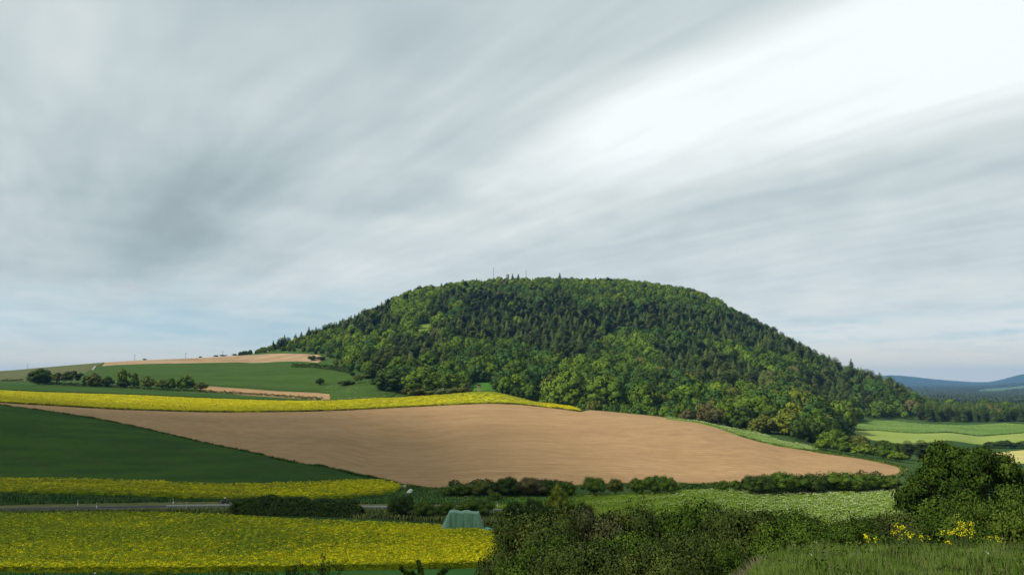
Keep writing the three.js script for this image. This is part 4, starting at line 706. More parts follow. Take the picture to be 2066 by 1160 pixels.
{
  const [x, z] = hit(452, 1021.0, 0.1), y = ground(x, z) + 0.115, k = roadMid.findIndex((p) => p[0] > x), a = Math.atan2(-(roadMid[k + 1][1] - roadMid[k][1]), roadMid[k + 1][0] - roadMid[k][0]) + Math.PI;
  const t = thing('motorcycle', x, y, z, a);                            // rides to the left: +x of the model is forward
  for (const wx of [-0.72, 0.78]) { const w = part('wheel', new THREE.TorusGeometry(0.255, 0.07, 10, 28).translate(wx, 0.325, 0), black, t); part('rim', merge([new THREE.TorusGeometry(0.19, 0.02, 6, 24).translate(wx, 0.325, 0), new THREE.CylinderGeometry(0.06, 0.06, 0.12, 10).rotateX(Math.PI / 2).translate(wx, 0.325, 0), ...[0, 1, 2, 3, 4].map((i) => rod([wx, 0.325, 0], [wx + Math.cos(i * 1.257) * 0.19, 0.325 + Math.sin(i * 1.257) * 0.19, 0], 0.015))]), metal, w); }
  part('frame', merge([rod([-0.72, 0.325, 0.08], [-0.1, 0.45, 0.1], 0.04), rod([-0.72, 0.325, -0.08], [-0.1, 0.45, -0.1], 0.04), rod([-0.1, 0.45, 0], [0.45, 0.9, 0], 0.045)]), darkPaint, t);
  part('engine', bones([[[0.0, 0.42, 0], [0.28, 0.46, 0], 0.18, 0.16], [[0.1, 0.5, 0], [0.2, 0.62, 0], 0.15, 0.12]], 1.1, 22), metal, t);
  part('fairing', bones([[[0.05, 0.78, 0], [0.38, 0.84, 0], 0.15, 0.18], [[0.38, 0.84, 0], [0.62, 0.92, 0], 0.17, 0.14], [[0.3, 0.55, 0], [0.55, 0.6, 0], 0.15, 0.12]], 1.3, 24), black, t);
  part('fork', merge([rod([0.78, 0.325, 0.1], [0.52, 0.98, 0.1], 0.03), rod([0.78, 0.325, -0.1], [0.52, 0.98, -0.1], 0.03)]), metal, t);
  part('handlebar', merge([rod([0.45, 1.02, -0.36], [0.5, 1.0, 0], 0.02), rod([0.45, 1.02, 0.36], [0.5, 1.0, 0], 0.02)]), black, t);
  part('windscreen', new THREE.SphereGeometry(0.26, 12, 8, 0, Math.PI, 0.4, 0.9).rotateY(Math.PI / 2).translate(0.5, 0.92, 0), std({ color: rgb(0.2, 0.22, 0.24), roughness: 0.15, side: THREE.DoubleSide }), t);
  part('seat', bones([[[-0.5, 0.82, 0], [-0.05, 0.78, 0], 0.12, 0.14]], 0.9, 20), black, t);
  for (const s of [-1, 1]) part('pannier', bones([[[-0.72, 0.62, s * 0.27], [-0.45, 0.64, s * 0.27], 0.17, 0.16]], 0.8, 18), darkPaint, t);
  part('top_box', bones([[[-0.82, 1.0, -0.1], [-0.82, 1.0, 0.1], 0.19, 0.19]], 0.9, 18), black, t);
  part('exhaust', rod([0.1, 0.35, -0.2], [-0.75, 0.4, -0.24], 0.05, 0.06, 8), metal, t);
  part('headlight', new THREE.SphereGeometry(0.09, 12, 8).translate(0.74, 0.88, 0), white, t);
  tag(t, 'dark touring motorcycle riding left along the road', 'motorcycle');
  const P = thing('person', x, y, z, a);
  part('body', bones([[[-0.2, 0.98, 0], [-0.1, 1.32, 0], 0.17, 0.19], [[-0.1, 1.32, -0.16], [-0.1, 1.34, 0.16], 0.12, 0.12], [[-0.1, 1.36, 0], [-0.04, 1.52, 0], 0.07, 0.07],
    ...[-1, 1].flatMap((s) => [[[-0.2, 0.92, s * 0.12], [0.2, 0.82, s * 0.24], 0.11, 0.08], [[0.2, 0.82, s * 0.24], [0.02, 0.42, s * 0.24], 0.075, 0.055], [[0.02, 0.40, s * 0.24], [0.18, 0.37, s * 0.24], 0.05, 0.045], [[-0.1, 1.34, s * 0.2], [0.12, 1.12, s * 0.33], 0.075, 0.06], [[0.12, 1.12, s * 0.33], [0.42, 1.05, s * 0.33], 0.055, 0.045], [[0.42, 1.05, s * 0.33], [0.48, 1.03, s * 0.33], 0.045, 0.04]])], 1.7, 56, 0.05), std({ color: rgb(0.02, 0.02, 0.024), roughness: 0.6 }), P);
  part('helmet', bones([[[-0.03, 1.62, 0], [0.01, 1.61, 0], 0.15, 0.145]], 0.6, 20), white, P);
  part('visor', new THREE.SphereGeometry(0.152, 14, 8, -0.9 + Math.PI, 1.8, 1.2, 0.55).translate(0.0, 1.62, 0), std({ color: rgb(0.02, 0.02, 0.025), roughness: 0.1, side: THREE.DoubleSide }), P);
  tag(P, 'rider in black clothing and white helmet on the motorcycle', 'person');
}
// green tarpaulin over a trailer: a draped surface with folds
{
  const D = 128.5, p = spot(938, D), S = D / F, t = thing('covered_trailer', p.x, p.y, p.z, 0.06), R = rng(8);
  const topH = D * ray(938, 1031.5).y / ray(938, 1031.5).f - p.y, U = 220, V = 40, pos = [], ind = [], L = 2.35, B = 1.1;
  // a rounded rectangle by its arc length: half length a, half width b, corner r
  const rim = (d, a, b, r) => { const e = [2 * (b - r), 2 * (a - r), 2 * (b - r), 2 * (a - r)], q = Math.PI * r / 2, P = e[0] * 2 + e[1] * 2 + 4 * q; let t = ((d % 1) + 1) % 1 * P; const C = [[a, -(b - r), 0, 1], [a - r, b, -1, 0], [-a, b - r, 0, -1], [-(a - r), -b, 1, 0]], K = [[a - r, b - r], [-(a - r), b - r], [-(a - r), -(b - r)], [a - r, -(b - r)]];
    for (let k = 0; k < 4; k++) { if (t < e[k]) { const c = C[k]; return [c[0] + c[2] * t, c[1] + c[3] * t, c[3], -c[2]]; } t -= e[k]; if (t < q) { const w = k * Math.PI / 2 + t / r; return [K[k][0] + r * Math.cos(w), K[k][1] + r * Math.sin(w), Math.cos(w), Math.sin(w)]; } t -= q; } return [a, -(b - r), 1, 0]; };
  for (let v = 0; v <= V; v++) for (let u = 0; u <= U; u++) {
    const s = u / U, q = v / V, deck = Math.min(1, q / 0.2), fall = Math.max(0, (q - 0.2) / 0.8), [x0, z0, nx, nz] = rim(s, L, B, 0.25), m = s * 15;
    const fold = Math.pow(fall, 0.7) * (0.13 * Math.sin(m * 5.2 + 1.6 * Math.sin(m * 0.9)) + 0.07 * Math.sin(m * 11.7 + 2 * n2(m * 0.7, 1)) + 0.09 * n2(m * 1.3, fall * 0.7)), out = fall * (nx < 0 ? 1.5 : nx > 0 ? 0.8 : 0) * Math.abs(nx) + fall * 0.4 * Math.abs(nz);
    const x = x0 * deck + nx * (out + fold) * (fall > 0 ? 1 : 0), z = z0 * deck + nz * (out + fold) * (fall > 0 ? 1 : 0), sag = 0.07 * Math.sin(x0 * deck * 3.1) + 0.06 * n2(x * 1.1, z * 1.5) - 0.05 * (x0 * deck) - 0.10 * Math.pow(deck, 6) * (1 - fall);
    pos.push(x, topH + sag * (1 - fall) - fall * (topH - 0.1), z);
  }
  for (let v = 0; v < V; v++) for (let u = 0; u < U; u++) { const a = v * (U + 1) + u; ind.push(a, a + 1, a + U + 1, a + 1, a + U + 2, a + U + 1); }
  const g = new THREE.BufferGeometry(); g.setAttribute('position', new THREE.Float32BufferAttribute(pos, 3)); g.setIndex(ind); g.computeVertexNormals();
  const uv = []; for (let i = 0; i < pos.length; i += 3) uv.push(pos[i] / 2, pos[i + 1] / 2 + pos[i + 2] / 3); g.setAttribute('uv', new THREE.Float32BufferAttribute(uv, 2));
  part('tarpaulin', g, std({ color: rgb(0.14, 0.29, 0.19), map: grainTex, roughness: 0.6, side: THREE.DoubleSide }), t);
  part('drawbar_cover', bones([[[3.6, 0.55, 0.2], [4.1, 0.5, 0.2], 0.5, 0.42], [[3.6, 0.3, 0.2], [4.2, 0.25, 0.2], 0.4, 0.3]], 2.6, 26, 0.2), std({ color: rgb(0.2, 0.42, 0.32), roughness: 0.6 }), t);
  const tyre = part('wheel', new THREE.TorusGeometry(0.3, 0.12, 10, 26).translate(4.05, 0.42, 0.75), black, t); part('rim', new THREE.CylinderGeometry(0.2, 0.2, 0.12, 18).rotateX(Math.PI / 2).translate(4.05, 0.42, 0.75), metal, tyre);
  tag(t, 'long trailer hidden under a green tarpaulin behind the rapeseed field', 'trailer');
}
{
  const [x, z] = hit(826, 998), y = ground(x, z), t = thing('wrapped_bundle', x, y, z, 0.4), m = std({ color: rgb(0.72, 0.71, 0.66), map: grainTex, roughness: 0.55 }), R = rng(4);
  part('sack', lump(-0.1, 0.42, 0, 0.62, 0.5, 0.5, R, 3), m, t); part('sack', lump(0.25, 0.92, -0.1, 0.48, 0.34, 0.42, R, 3), m, t); tag(t, 'white wrapped bundle lying on the grass near the end of the yellow strip', 'bundle');
}
{
  const [x, z] = hit(811, 985.5), y = ground(x, z), t = thing('stone_heap', x, y, z), R = rng(6), m = std({ color: rgb(0.36, 0.31, 0.22), map: grainTex, roughness: 1 });
  for (let i = 0; i < 9; i++) part('stone', lump((R() - 0.5) * 1.8, 0.2 + R() * 0.5, (R() - 0.5) * 1.6, 0.2 + R() * 0.25, 0.16 + R() * 0.2, 0.2 + R() * 0.2, R, 1), m, t); tag(t, 'small heap of pale stones at the end of the yellow strip', 'stones');
}
{
  const [x, z] = hit(56, 773), y = ground(x, z), t = thing('road_sign', x, y, z); part('pole', rod([0, 0, 0], [0, 2.9, 0], 0.06), metal, t); const s = new THREE.CylinderGeometry(1.3, 1.3, 0.06, 4); s.rotateX(Math.PI / 2); s.translate(0, 3.1, 0.06); part('panel', s, white, t); tag(t, 'white diamond shaped sign beside the track at far left', 'sign');
}

/* ------------------------------------------------ flowers and grass ------------------------------------------------ */
function blades(R, n, h, spread, w, lean = 0.35) {
  const pos = [], nor = [], col = [];
  for (let i = 0; i < n; i++) { const a = R() * 6.283, r = spread * Math.sqrt(R()), x = Math.cos(a) * r, z = Math.sin(a) * r, hh = h * (0.55 + 0.6 * R()), b = R() * 6.283, lx = Math.cos(b) * hh * lean * R(), lz = Math.sin(b) * hh * lean * R(), dx = Math.cos(b + 1.57) * w, dz = Math.sin(b + 1.57) * w, t = 0.8 + 0.5 * R(), n1 = [lx / hh * -0.2 + (R() - 0.5) * 0.6, 0.85, (R() - 0.5) * 0.6 + 0.25];
    const P = [[x - dx, 0, z - dz], [x + dx, 0, z + dz], [x + lx * 0.4 + dx * 0.7, hh * 0.6, z + lz * 0.4 + dz * 0.7], [x + lx * 0.4 - dx * 0.7, hh * 0.6, z + lz * 0.4 - dz * 0.7], [x + lx, hh, z + lz]];
    for (const f of [[0, 1, 2], [0, 2, 3], [3, 2, 4]]) for (const k of f) { pos.push(...P[k]); nor.push(...n1); col.push(t, t, t); } }
  const g = new THREE.BufferGeometry(); g.setAttribute('position', new THREE.Float32BufferAttribute(pos, 3)); g.setAttribute('normal', new THREE.Float32BufferAttribute(nor, 3)); g.setAttribute('color', new THREE.Float32BufferAttribute(col, 3)); return g;
}
const bits = (R, n, sx, sy, y0, size, vary) => leafGeo(Array.from({ length: n }, () => { const a = R() * 6.283, r = Math.sqrt(R()) * sx; return [Math.cos(a) * r, y0 + (R() - 0.5) * sy, Math.sin(a) * r, Math.cos(a) * 0.3, 0.9, Math.sin(a) * 0.3, size * (0.7 + 0.6 * R())]; }), R, { slim: 0.9, vary: vary ?? 0.15, soft: 0.9 });
function scatter(name, parts, poly, count, seed, keep, size, label, category, yoff = 0) {
  const R = rng(seed), xs = poly.map((p) => p[0]), zs = poly.map((p) => p[1]), x0 = Math.min(...xs), x1 = Math.max(...xs), z0 = Math.min(...zs), z1 = Math.max(...zs), list = [];
  for (let i = 0; i < count * 12 && list.length < count; i++) { const x = lerp(x0, x1, R()), z = lerp(z0, z1, R()), q = R(); if (!inside(poly, x, z)) continue; const k = keep(x, z, q); if (k) list.push([x, z, k, R(), R()]); }
  const g = new THREE.Group(), M = new THREE.Matrix4(), q = new THREE.Quaternion(), up = new THREE.Vector3(0, 1, 0), c = new THREE.Color();
  for (const [pn, geo, mat, colour] of parts) {
    const im = new THREE.InstancedMesh(geo, mat, list.length); im.name = pn;
    list.forEach(([x, z, k, r1, r2], i) => { const s = size * (0.75 + 0.5 * r1); M.compose(new THREE.Vector3(x, ground(x, z) + yoff, z), q.setFromAxisAngle(up, r2 * 6.283), new THREE.Vector3(s, s * (k.tall || 1), s)); im.setMatrixAt(i, M); const cc = colour(x, z, k, r2); im.setColorAt(i, c.setRGB(...cc)); });
    g.add(im);
  }
  top(name, g); return tag(g, label, category, null, 'stuff');
}
const plain = matt({ color: rgb(1, 1, 1), vertexColors: true, roughness: 0.85 });
const RY = [0.74, 0.67, 0.012], RG = [0.10, 0.155, 0.018];
const rapeStem = blades(rng(3), 5, 0.95, 0.16, 0.02, 0.3), rapeHead = bits(rng(5), 12, 0.2, 0.2, 0.98, 0.115), rapeHeadFar = bits(rng(6), 20, 0.7, 0.14, 1.03, 0.22);
// wheel tracks through the near crop, by their ends
const tracks = [[[502, 1058], [482, 1118]], [[517, 1066], [503, 1108]], [[636, 1060], [655, 1090]], [[352, 1060], [283, 1114]], [[370, 1052], [300, 1112]]].map(([a, b], i) => [hit(...a, 0.9), hit(...b, 0.9), [1, 0.9, 0.7, 0.55, 0.4][i]]);
const onTrack = (x, z) => { for (const [a, b, k] of tracks) { const dx = b[0] - a[0], dz = b[1] - a[1], t = ((x - a[0]) * dx + (z - a[1]) * dz) / (dx * dx + dz * dz); if (t < 0 || t > 1) continue; const w = 0.36 * k * (0.6 + 0.8 * Math.abs(n2(t * 9, k * 7))); if (Math.hypot(x - a[0] - dx * t, z - a[1] - dz * t) < w) return true; } return false; };
const nearYellow = (x, z) => { const px = CX + x / -z * F, D = -z; let t = 0.14 + 0.62 * fbm(x * 0.045, z * 0.045 + 3, 4) + 0.30 * fbm(x * 0.25, z * 0.25, 3, n2b); t += 0.62 * sstep(480, 880, px) + 0.30 * sstep(112, 95, D); return clamp(t, 0, 1); };
const frontEdge = (z) => (z > -90 ? 1 : 0);
scatter('rapeseed_crop', [['stems', rapeStem, plain, (x, z, k, r) => mix3(RG, [0.13, 0.16, 0.03], r)], ['flowers', rapeHead, plain, (x, z, k, r) => mix3([0.23, 0.30, 0.022], RY, clamp(k.y * 1.05 + (r - 0.5) * 0.9, 0, 1))]], NEAR_RAPE, 62000, 21, (x, z, q) => (onTrack(x, z) ? null : { y: frontEdge(z) && q < 0.75 ? 1 : nearYellow(x, z), tall: 0.85 + 0.3 * n2(x * 0.4, z * 0.4) * 0.4 + 0.1 }), 1, 'flowering rapeseed plants of the near field at lower left', 'crop');
const S2 = [...strip2Front, ...[...strip2Back].reverse()], FR = [...rapeFront, ...[...rapeBack].reverse()];
scatter('rapeseed_crop', [['stems', rapeStem, plain, (x, z, k, r) => mix3(RG, [0.10, 0.14, 0.03], r)], ['flowers', rapeHead, plain, (x, z, k, r) => mix3([0.22, 0.25, 0.03], RY, clamp(k.y + (r - 0.5) * 0.6, 0, 1))]], S2, 11000, 22, (x, z) => ({ y: clamp(0.5 + 0.8 * fbm(x * 0.06, z * 0.2, 3) + 0.35 * sstep(-90, -30, x), 0, 1) }), 1.25, 'flowering rapeseed plants of the strip above the road', 'crop');
scatter('rapeseed_crop', [['flowers', rapeHeadFar, plain, (x, z, k, r) => mix3([0.24, 0.28, 0.03], [0.58, 0.49, 0.010], clamp(k.y + (r - 0.5) * 0.5, 0, 1))]], FR, 32000, 23, (x, z) => { const px = CX + x / -z * F; return { y: clamp(0.62 + 0.6 * fbm(x * 0.02, z * 0.12, 3) + 0.2 * Math.exp(-(((px - 420) / 260) ** 2)) - 0.7 * Math.exp(-(((px - 1000) / 90) ** 2)) + 0.5 * sstep(1080, 1130, px), 0, 1), tall: 0.9 + 0.25 * n2(x * 0.2, z * 0.2) * 0.5 }; }, 1, 'flowering rapeseed of the long strip above the tilled field', 'crop');
// white flowering patches in the meadows
const WHITE = (x, z, k, r) => mix3([0.26, 0.38, 0.09], [0.52, 0.58, 0.28], r), umbel = bits(rng(9), 8, 0.24, 0.14, 0.58, 0.10), umbelFar = bits(rng(10), 9, 0.8, 0.12, 0.5, 0.28);
scatter('meadow_flowers', [['stems', blades(rng(12), 6, 0.62, 0.2, 0.018, 0.4), plain, (x, z, k, r) => mix3([0.07, 0.16, 0.03], [0.13, 0.24, 0.05], r)], ['flowers', umbel, plain, WHITE]], M15, 7000, 31, (x, z, q) => { const px = CX + x / -z * F, d = 0.62 * sstep(1180, 1650, px) - 0.02 + 0.5 * fbm(x * 0.05, z * 0.1, 3) + 0.45 * fbm(x * 0.16, z * 0.5, 2, n2b); return q < d ? {} : null; }, 1, 'white flowering weeds scattered over the lower meadow', 'flowers');
scatter('meadow_grass', [['blades', blades(rng(14), 8, 0.55, 0.4, 0.03, 0.5), plain, (x, z, k, r) => mix3([0.12, 0.23, 0.016], [0.22, 0.34, 0.032], r)]], M15, 14000, 35, () => ({}), 1, 'tall green grass of the lower meadow', 'grass');
scatter('meadow_flowers', [['flowers', umbelFar, plain, WHITE]], M14, 900, 32, (x, z, q) => (q < 0.35 + 0.8 * fbm(x * 0.06, z * 0.12, 3) ? {} : null), 1, 'pale flowering weeds in the meadow strip beside the wood', 'flowers');
const M16 = [...[...F16mid].reverse(), ...H([[2230, 855], [2066, 857], [1950, 858.5], [1860, 856]]), far(1800, 725), far(1760, 690), far(1712, 610)];
scatter('meadow_flowers', [['flowers', umbelFar, plain, WHITE]], M16, 700, 33, (x, z, q) => (q < 0.05 + 0.9 * fbm(x * 0.02, z * 0.09, 3) ? {} : null), 1.4, 'pale flowering streaks in the meadow before the dark conifers', 'flowers');
const M11 = [...H([[650, 778], [700, 781], [780, 784]]), far(800, 506), ...H([[770, 806], [672, 806]])];
scatter('meadow_flowers', [['flowers', umbelFar, plain, (x, z, k, r) => mix3([0.20, 0.30, 0.08], [0.42, 0.48, 0.2], r)]], M11, 320, 34, (x, z, q) => (q < 0.1 + 0.8 * fbm(x * 0.03, z * 0.1, 3) ? {} : null), 1, 'pale flowering weeds below the bushes at the wood corner', 'flowers');
// rough grass between the road and the strips, and below the crop
const BANK = [...strip2Front, ...H([[840, 986], [900, 990], [960, 994]]), ...[...ribbon(roadMid, -7.4, 7.4)[0][0][1] < ribbon(roadMid, -7.4, 7.4)[1][0][1] ? ribbon(roadMid, -7.4, 7.4)[0] : ribbon(roadMid, -7.4, 7.4)[1]].filter((p) => p[0] < 5).sort((a, b) => b[0] - a[0])];
const tuft = blades(rng(15), 10, 0.55, 0.42, 0.035, 0.55);
scatter('rough_grass', [['blades', tuft, plain, (x, z, k, r) => mix3([0.030, 0.085, 0.018], [0.085, 0.15, 0.035], clamp(r * 0.6 + 0.5 + fbm(x * 0.12, z * 0.12, 3), 0, 1))]], BANK, 11000, 41, (x, z) => ({ tall: 0.7 + 0.9 * Math.max(0, fbm(x * 0.15, z * 0.15, 2) + 0.3) }), 1, 'rough dark grass on the bank between the road and the yellow strip', 'grass');
const VERGE = [...H([[-160, 1050], [300, 1034], [560, 1040], [760, 1046], [960, 1058], [1080, 1066]]), far(1120, 170), far(900, 158), far(600, 160), far(300, 160), far(-160, 160)];
scatter('rough_grass', [['blades', tuft, plain, (x, z, k, r) => mix3([0.075, 0.115, 0.025], [0.17, 0.19, 0.055], r)]], VERGE, 13000, 42, () => ({}), 1.3, 'light rough grass between the near rapeseed field and the road', 'grass');
const LOW = [far(-140, 92), far(0, 88.5), far(300, 88), far(700, 87), far(700, 66), far(0, 66), far(-160, 66)];
scatter('rough_grass', [['blades', tuft, plain, (x, z, k, r) => mix3([0.035, 0.095, 0.02], [0.075, 0.16, 0.035], r)]], LOW, 7000, 43, () => ({ tall: 0.9 }), 0.9, 'dark grass along the bottom edge below the near rapeseed field', 'grass');
const MID = [...H([[812, 988], [870, 990], [960, 990], [1160, 996], [1160, 1004]]), far(1160, 172), far(1000, 172), far(800, 174)];
scatter('rough_grass', [['blades', tuft, plain, (x, z, k, r) => mix3([0.04, 0.11, 0.02], [0.14, 0.24, 0.05], clamp(r * 0.5 + 0.4 + fbm(x * 0.15, z * 0.15, 3), 0, 1))]], MID, 5200, 44, () => ({}), 1, 'uneven grass between the end of the yellow strip and the road', 'grass');
// ragged grass along the borders of the fields
function fringe(line, w, count, seed, c0, c1, size, label) {
  const R = rng(seed), list = []; for (let i = 0; i < count; i++) { const k = Math.floor(R() * (line.length - 1)), t = R(), a = line[k], b = line[k + 1]; if (n2(a[0] * 0.07 + seed, a[1] * 0.07) + R() * 0.9 < -0.25) continue; list.push([lerp(a[0], b[0], t) + (R() - 0.5) * w, lerp(a[1], b[1], t) + (R() - 0.5) * w, R(), R()]); }
  const im = new THREE.InstancedMesh(tuft, plain, list.length), M = new THREE.Matrix4(), q = new THREE.Quaternion(), up = new THREE.Vector3(0, 1, 0), c = new THREE.Color(); im.name = 'blades';
  list.forEach(([x, z, r1, r2], i) => { const s = size * (0.6 + 0.9 * r1 * r1 + 0.3 * n2b(x * 0.1, z * 0.1)); M.compose(new THREE.Vector3(x, ground(x, z), z), q.setFromAxisAngle(up, r2 * 6.28), new THREE.Vector3(s, s, s)); im.setMatrixAt(i, M); im.setColorAt(i, c.setRGB(...mix3(c0, c1, r2))); });
  const g = new THREE.Group(); g.add(im); top('border_grass', g); tag(g, label, 'grass', null, 'stuff');
}
fringe(wheatTop, 1.3, 4200, 81, [0.020, 0.060, 0.006], [0.060, 0.105, 0.014], 1.25, 'dark ragged grass border between the green corn and the bare field');
fringe(ploughLow, 1.6, 2600, 82, [0.045, 0.10, 0.010], [0.13, 0.16, 0.04], 1.0, 'weedy grass border along the lower edge of the bare field');
fringe(ploughTop, 1.3, 2600, 83, [0.045, 0.10, 0.010], [0.12, 0.16, 0.03], 1.1, 'weedy grass border along the upper right edge of the bare field');
fringe(rapeFront, 0.9, 3600, 84, [0.030, 0.055, 0.010], [0.10, 0.12, 0.02], 1.3, 'dark stems along the near edge of the long yellow strip');
fringe(strip2Back, 1.0, 1500, 85, [0.05, 0.10, 0.010], [0.2, 0.2, 0.02], 1.6, 'ragged top edge of the yellow strip above the road');
{
  const wheat = scene.children.find((o) => o.name === 'wheat_field'), rut = matt({ color: rgb(0.040, 0.060, 0.014), roughness: 1 });
  for (const l of [[[0, 846], [60, 860], [112, 873]], [[54, 888], [100, 902], [155, 921], [210, 940]], [[150, 870], [230, 896], [310, 925], [390, 951]], [[300, 890], [390, 914], [480, 941], [560, 962]], [[434, 903], [520, 926], [600, 950], [650, 966]], [[0, 912], [60, 929], [110, 945]]])
    for (const d of [-0.95, 0.95]) { const line = smoothLine(H(l, 0.3), 8), m = new THREE.Mesh(sheet(ribbon(line, d - 0.2, d + 0.2)[2], { lift: 0.372, tint: () => [1, 1, 1], skirt: false, step: 2 }), rut); m.name = 'wheel_track'; m.receiveShadow = true; wheat.add(m); }
}
// grass in the lower right corner, close to the viewer
const NEARG = [[2.9, -10], [11.5, -9], [15, -17.5], [14, -20], [8, -19], [5.8, -17.2], [4.7, -15.6], [3.5, -12.3]];
const nb = [0, 1].map((i) => blades(rng(60 + i), 22, 0.20, 0.15, 0.003, 0.8));
for (let i = 0; i < 2; i++) scatter('near_grass', [['blades', nb[i], plain, (x, z, k, r) => mix3([0.095, 0.165, 0.020], [0.22, 0.30, 0.055], clamp(r * 0.8 + 0.9 * fbm(x * 0.6, z * 0.6, 3) + 0.05, 0, 1))]], NEARG, 11000, 51 + i, (x, z) => ({ tall: 0.85 + 0.55 * n2(x * 0.7, z * 0.7) + 0.3 * n2b(x * 2.3, z * 2.3) }), 1, i ? 'finer blades among the tall grass in the lower right corner' : 'tall green grass in the lower right corner', 'grass');
scatter('near_weeds', [['leaves', bits(rng(67), 18, 0.12, 0.2, 0.13, 0.042, 0.3), plain, (x, z, k, r) => mix3([0.07, 0.13, 0.016], [0.15, 0.23, 0.035], r)]], NEARG, 520, 56, (x, z) => (fbm(x * 0.5, z * 0.5, 3) > 0.02 ? {} : null), 1, 'broad leaved weeds among the grass in the lower right corner', 'weeds');
scatter('near_flowers', [['flowers', bits(rng(68), 6, 0.035, 0.03, 0.28, 0.014), plain, () => [0.6, 0.6, 0.5]]], NEARG, 60, 57, () => ({}), 1, 'tiny white flowers dotted in the lower right grass', 'flowers');
scatter('near_grass', [['stalks', blades(rng(66), 3, 0.45, 0.1, 0.003, 0.3), plain, (x, z, k, r) => mix3([0.20, 0.20, 0.09], [0.32, 0.28, 0.16], r)]], NEARG, 1500, 55, () => ({ tall: 1.1 }), 1, 'dry seed stalks standing in the lower right grass', 'grass');

/* ------------------------------------------------ the foreground hedge, tree and flowers ------------------------------------------------ */
function twigs(R, w, h, n) { const l = []; for (let i = 0; i < n; i++) { const a = R() * 6.283, r = w * 0.42 * Math.sqrt(R()), x0 = Math.cos(a) * r * 0.4, z0 = Math.sin(a) * r * 0.4, y1 = h * (0.62 + 0.33 * R()), x1 = Math.cos(a) * r + (R() - 0.5) * 0.3, z1 = Math.sin(a) * r + (R() - 0.5) * 0.3, xm = lerp(x0, x1, 0.55) + (R() - 0.5) * 0.25, zm = lerp(z0, z1, 0.55) + (R() - 0.5) * 0.25; l.push(rod([x0, 0, z0], [xm, y1 * 0.55, zm], 0.022, 0.014, 5), rod([xm, y1 * 0.55, zm], [x1, y1, z1], 0.014, 0.006, 4)); } return merge(l); }
const TWIG = std({ color: rgb(0.17, 0.145, 0.115), roughness: 1 });
const nearBush = [0, 1, 2, 3].map((i) => { const R = rng(700 + i), L = crownClumps(R, 'block'), leaves = crownLeaves(L, R, 62000, 0.08, 5, 3.6);
  // shoots that stick out of the top
  for (let k = 0; k < 60; k++) { const a = R() * 6.283, r = 1.9 * Math.sqrt(R()), y = 3.6 * (0.93 - 0.3 * (r / 1.9) ** 2), n = 6 + Math.floor(R() * 9), dx = (R() - 0.5) * 0.5, dz = (R() - 0.5) * 0.5; for (let q = 0; q < n; q++) { const t = q / n * 0.65; leaves.push([Math.cos(a) * r + dx * t + (R() - 0.5) * 0.06, y + t - 0.15, Math.sin(a) * r + dz * t + (R() - 0.5) * 0.06, R() - 0.5, 0.6, R() - 0.5, 0.07 * (0.7 + 0.6 * R())]); } }
  return { crown: joinColored([crownCore(L, R, 5, 3.6, 0.55, 1), leafGeo(leaves, R, { soft: 0.4, vary: 0.35, slim: 0.7 })]), twig: twigs(R, 5, 3.6, 46) }; });
const HEDGE_TONE = { h1: leafMat(0.095, 0.130, 0.026), h2: leafMat(0.115, 0.122, 0.045), h3: leafMat(0.092, 0.155, 0.018), h4: leafMat(0.125, 0.185, 0.024) };
for (const [px, ty, wPx, D, v, tone, label] of [
  [1082, 1040, 190, 29, 0, 'h1', 'dense bush at the left end of the foreground hedge over the rapeseed field'],
  [1180, 1034, 190, 31, 1, 'h2', 'greyish bush beside the left end of the foreground hedge'],
  [1285, 1026, 200, 31, 2, 'h1', 'bush with upright bare shoots in the foreground hedge'],
  [1395, 1024, 190, 30, 3, 'h3', 'bush with two pointed shoots before the flowering meadow'],
  [1500, 1032, 190, 28, 0, 'h1', 'middle bush of the foreground hedge above the dead grass'],
  [1600, 1038, 180, 26, 1, 'h3', 'bush left of the middle of the foreground hedge at right'],
  [1695, 1044, 180, 25, 2, 'h3', 'low dense bush below the left side of the big tree'],
  [1790, 1040, 170, 25, 3, 'h1', 'dark bush in front of the trunk of the big tree'],
  [1880, 1036, 170, 25, 0, 'h3', 'bush below the middle of the big tree behind the yellow flowers'],
  [1965, 1016, 170, 25, 1, 'h4', 'lighter rounded bush below the right side of the big tree'],
  [2050, 996, 150, 26, 2, 'h4', 'light bush rising at the right picture edge'],
  [2130, 985, 160, 27, 3, 'h4', 'light bush continuing beyond the right picture edge'],
  [1110, 1092, 170, 24, 2, 'h3', 'low green bush in front at the left end of the foreground hedge'],
  [1250, 1088, 200, 22.5, 3, 'h3', 'green front bush in the lower middle of the foreground hedge'],
  [1385, 1085, 190, 21.5, 0, 'h1', 'front bush left of the dead grass at the hedge foot'],
  [1330, 1098, 190, 17.5, 1, 'h1', 'lowest front bush at the bottom edge left of the tall grass'],
  [1180, 1100, 200, 18.5, 0, 'h1', 'lowest front bush at the bottom edge below the greyish bush'],
  [1450, 1098, 120, 18.2, 2, 'h3', 'small front bush touching the patch of dead grass'],
]) { const p = spot(px, D), r = ray(px, ty), h = Math.max(0.6, D * r.y / r.f - p.y), t = thing('hedge_shrub', p.x, p.y - 0.1, p.z, px), sw = wPx * D / F / 3.9, b = nearBush[v]; part('crown', b.crown, HEDGE_TONE[tone], t).scale.set(sw, h / 3.35, sw); part('stems', b.twig, TWIG, t).scale.set(sw, h / 3.35, sw); tag(t, label, 'bush'); }
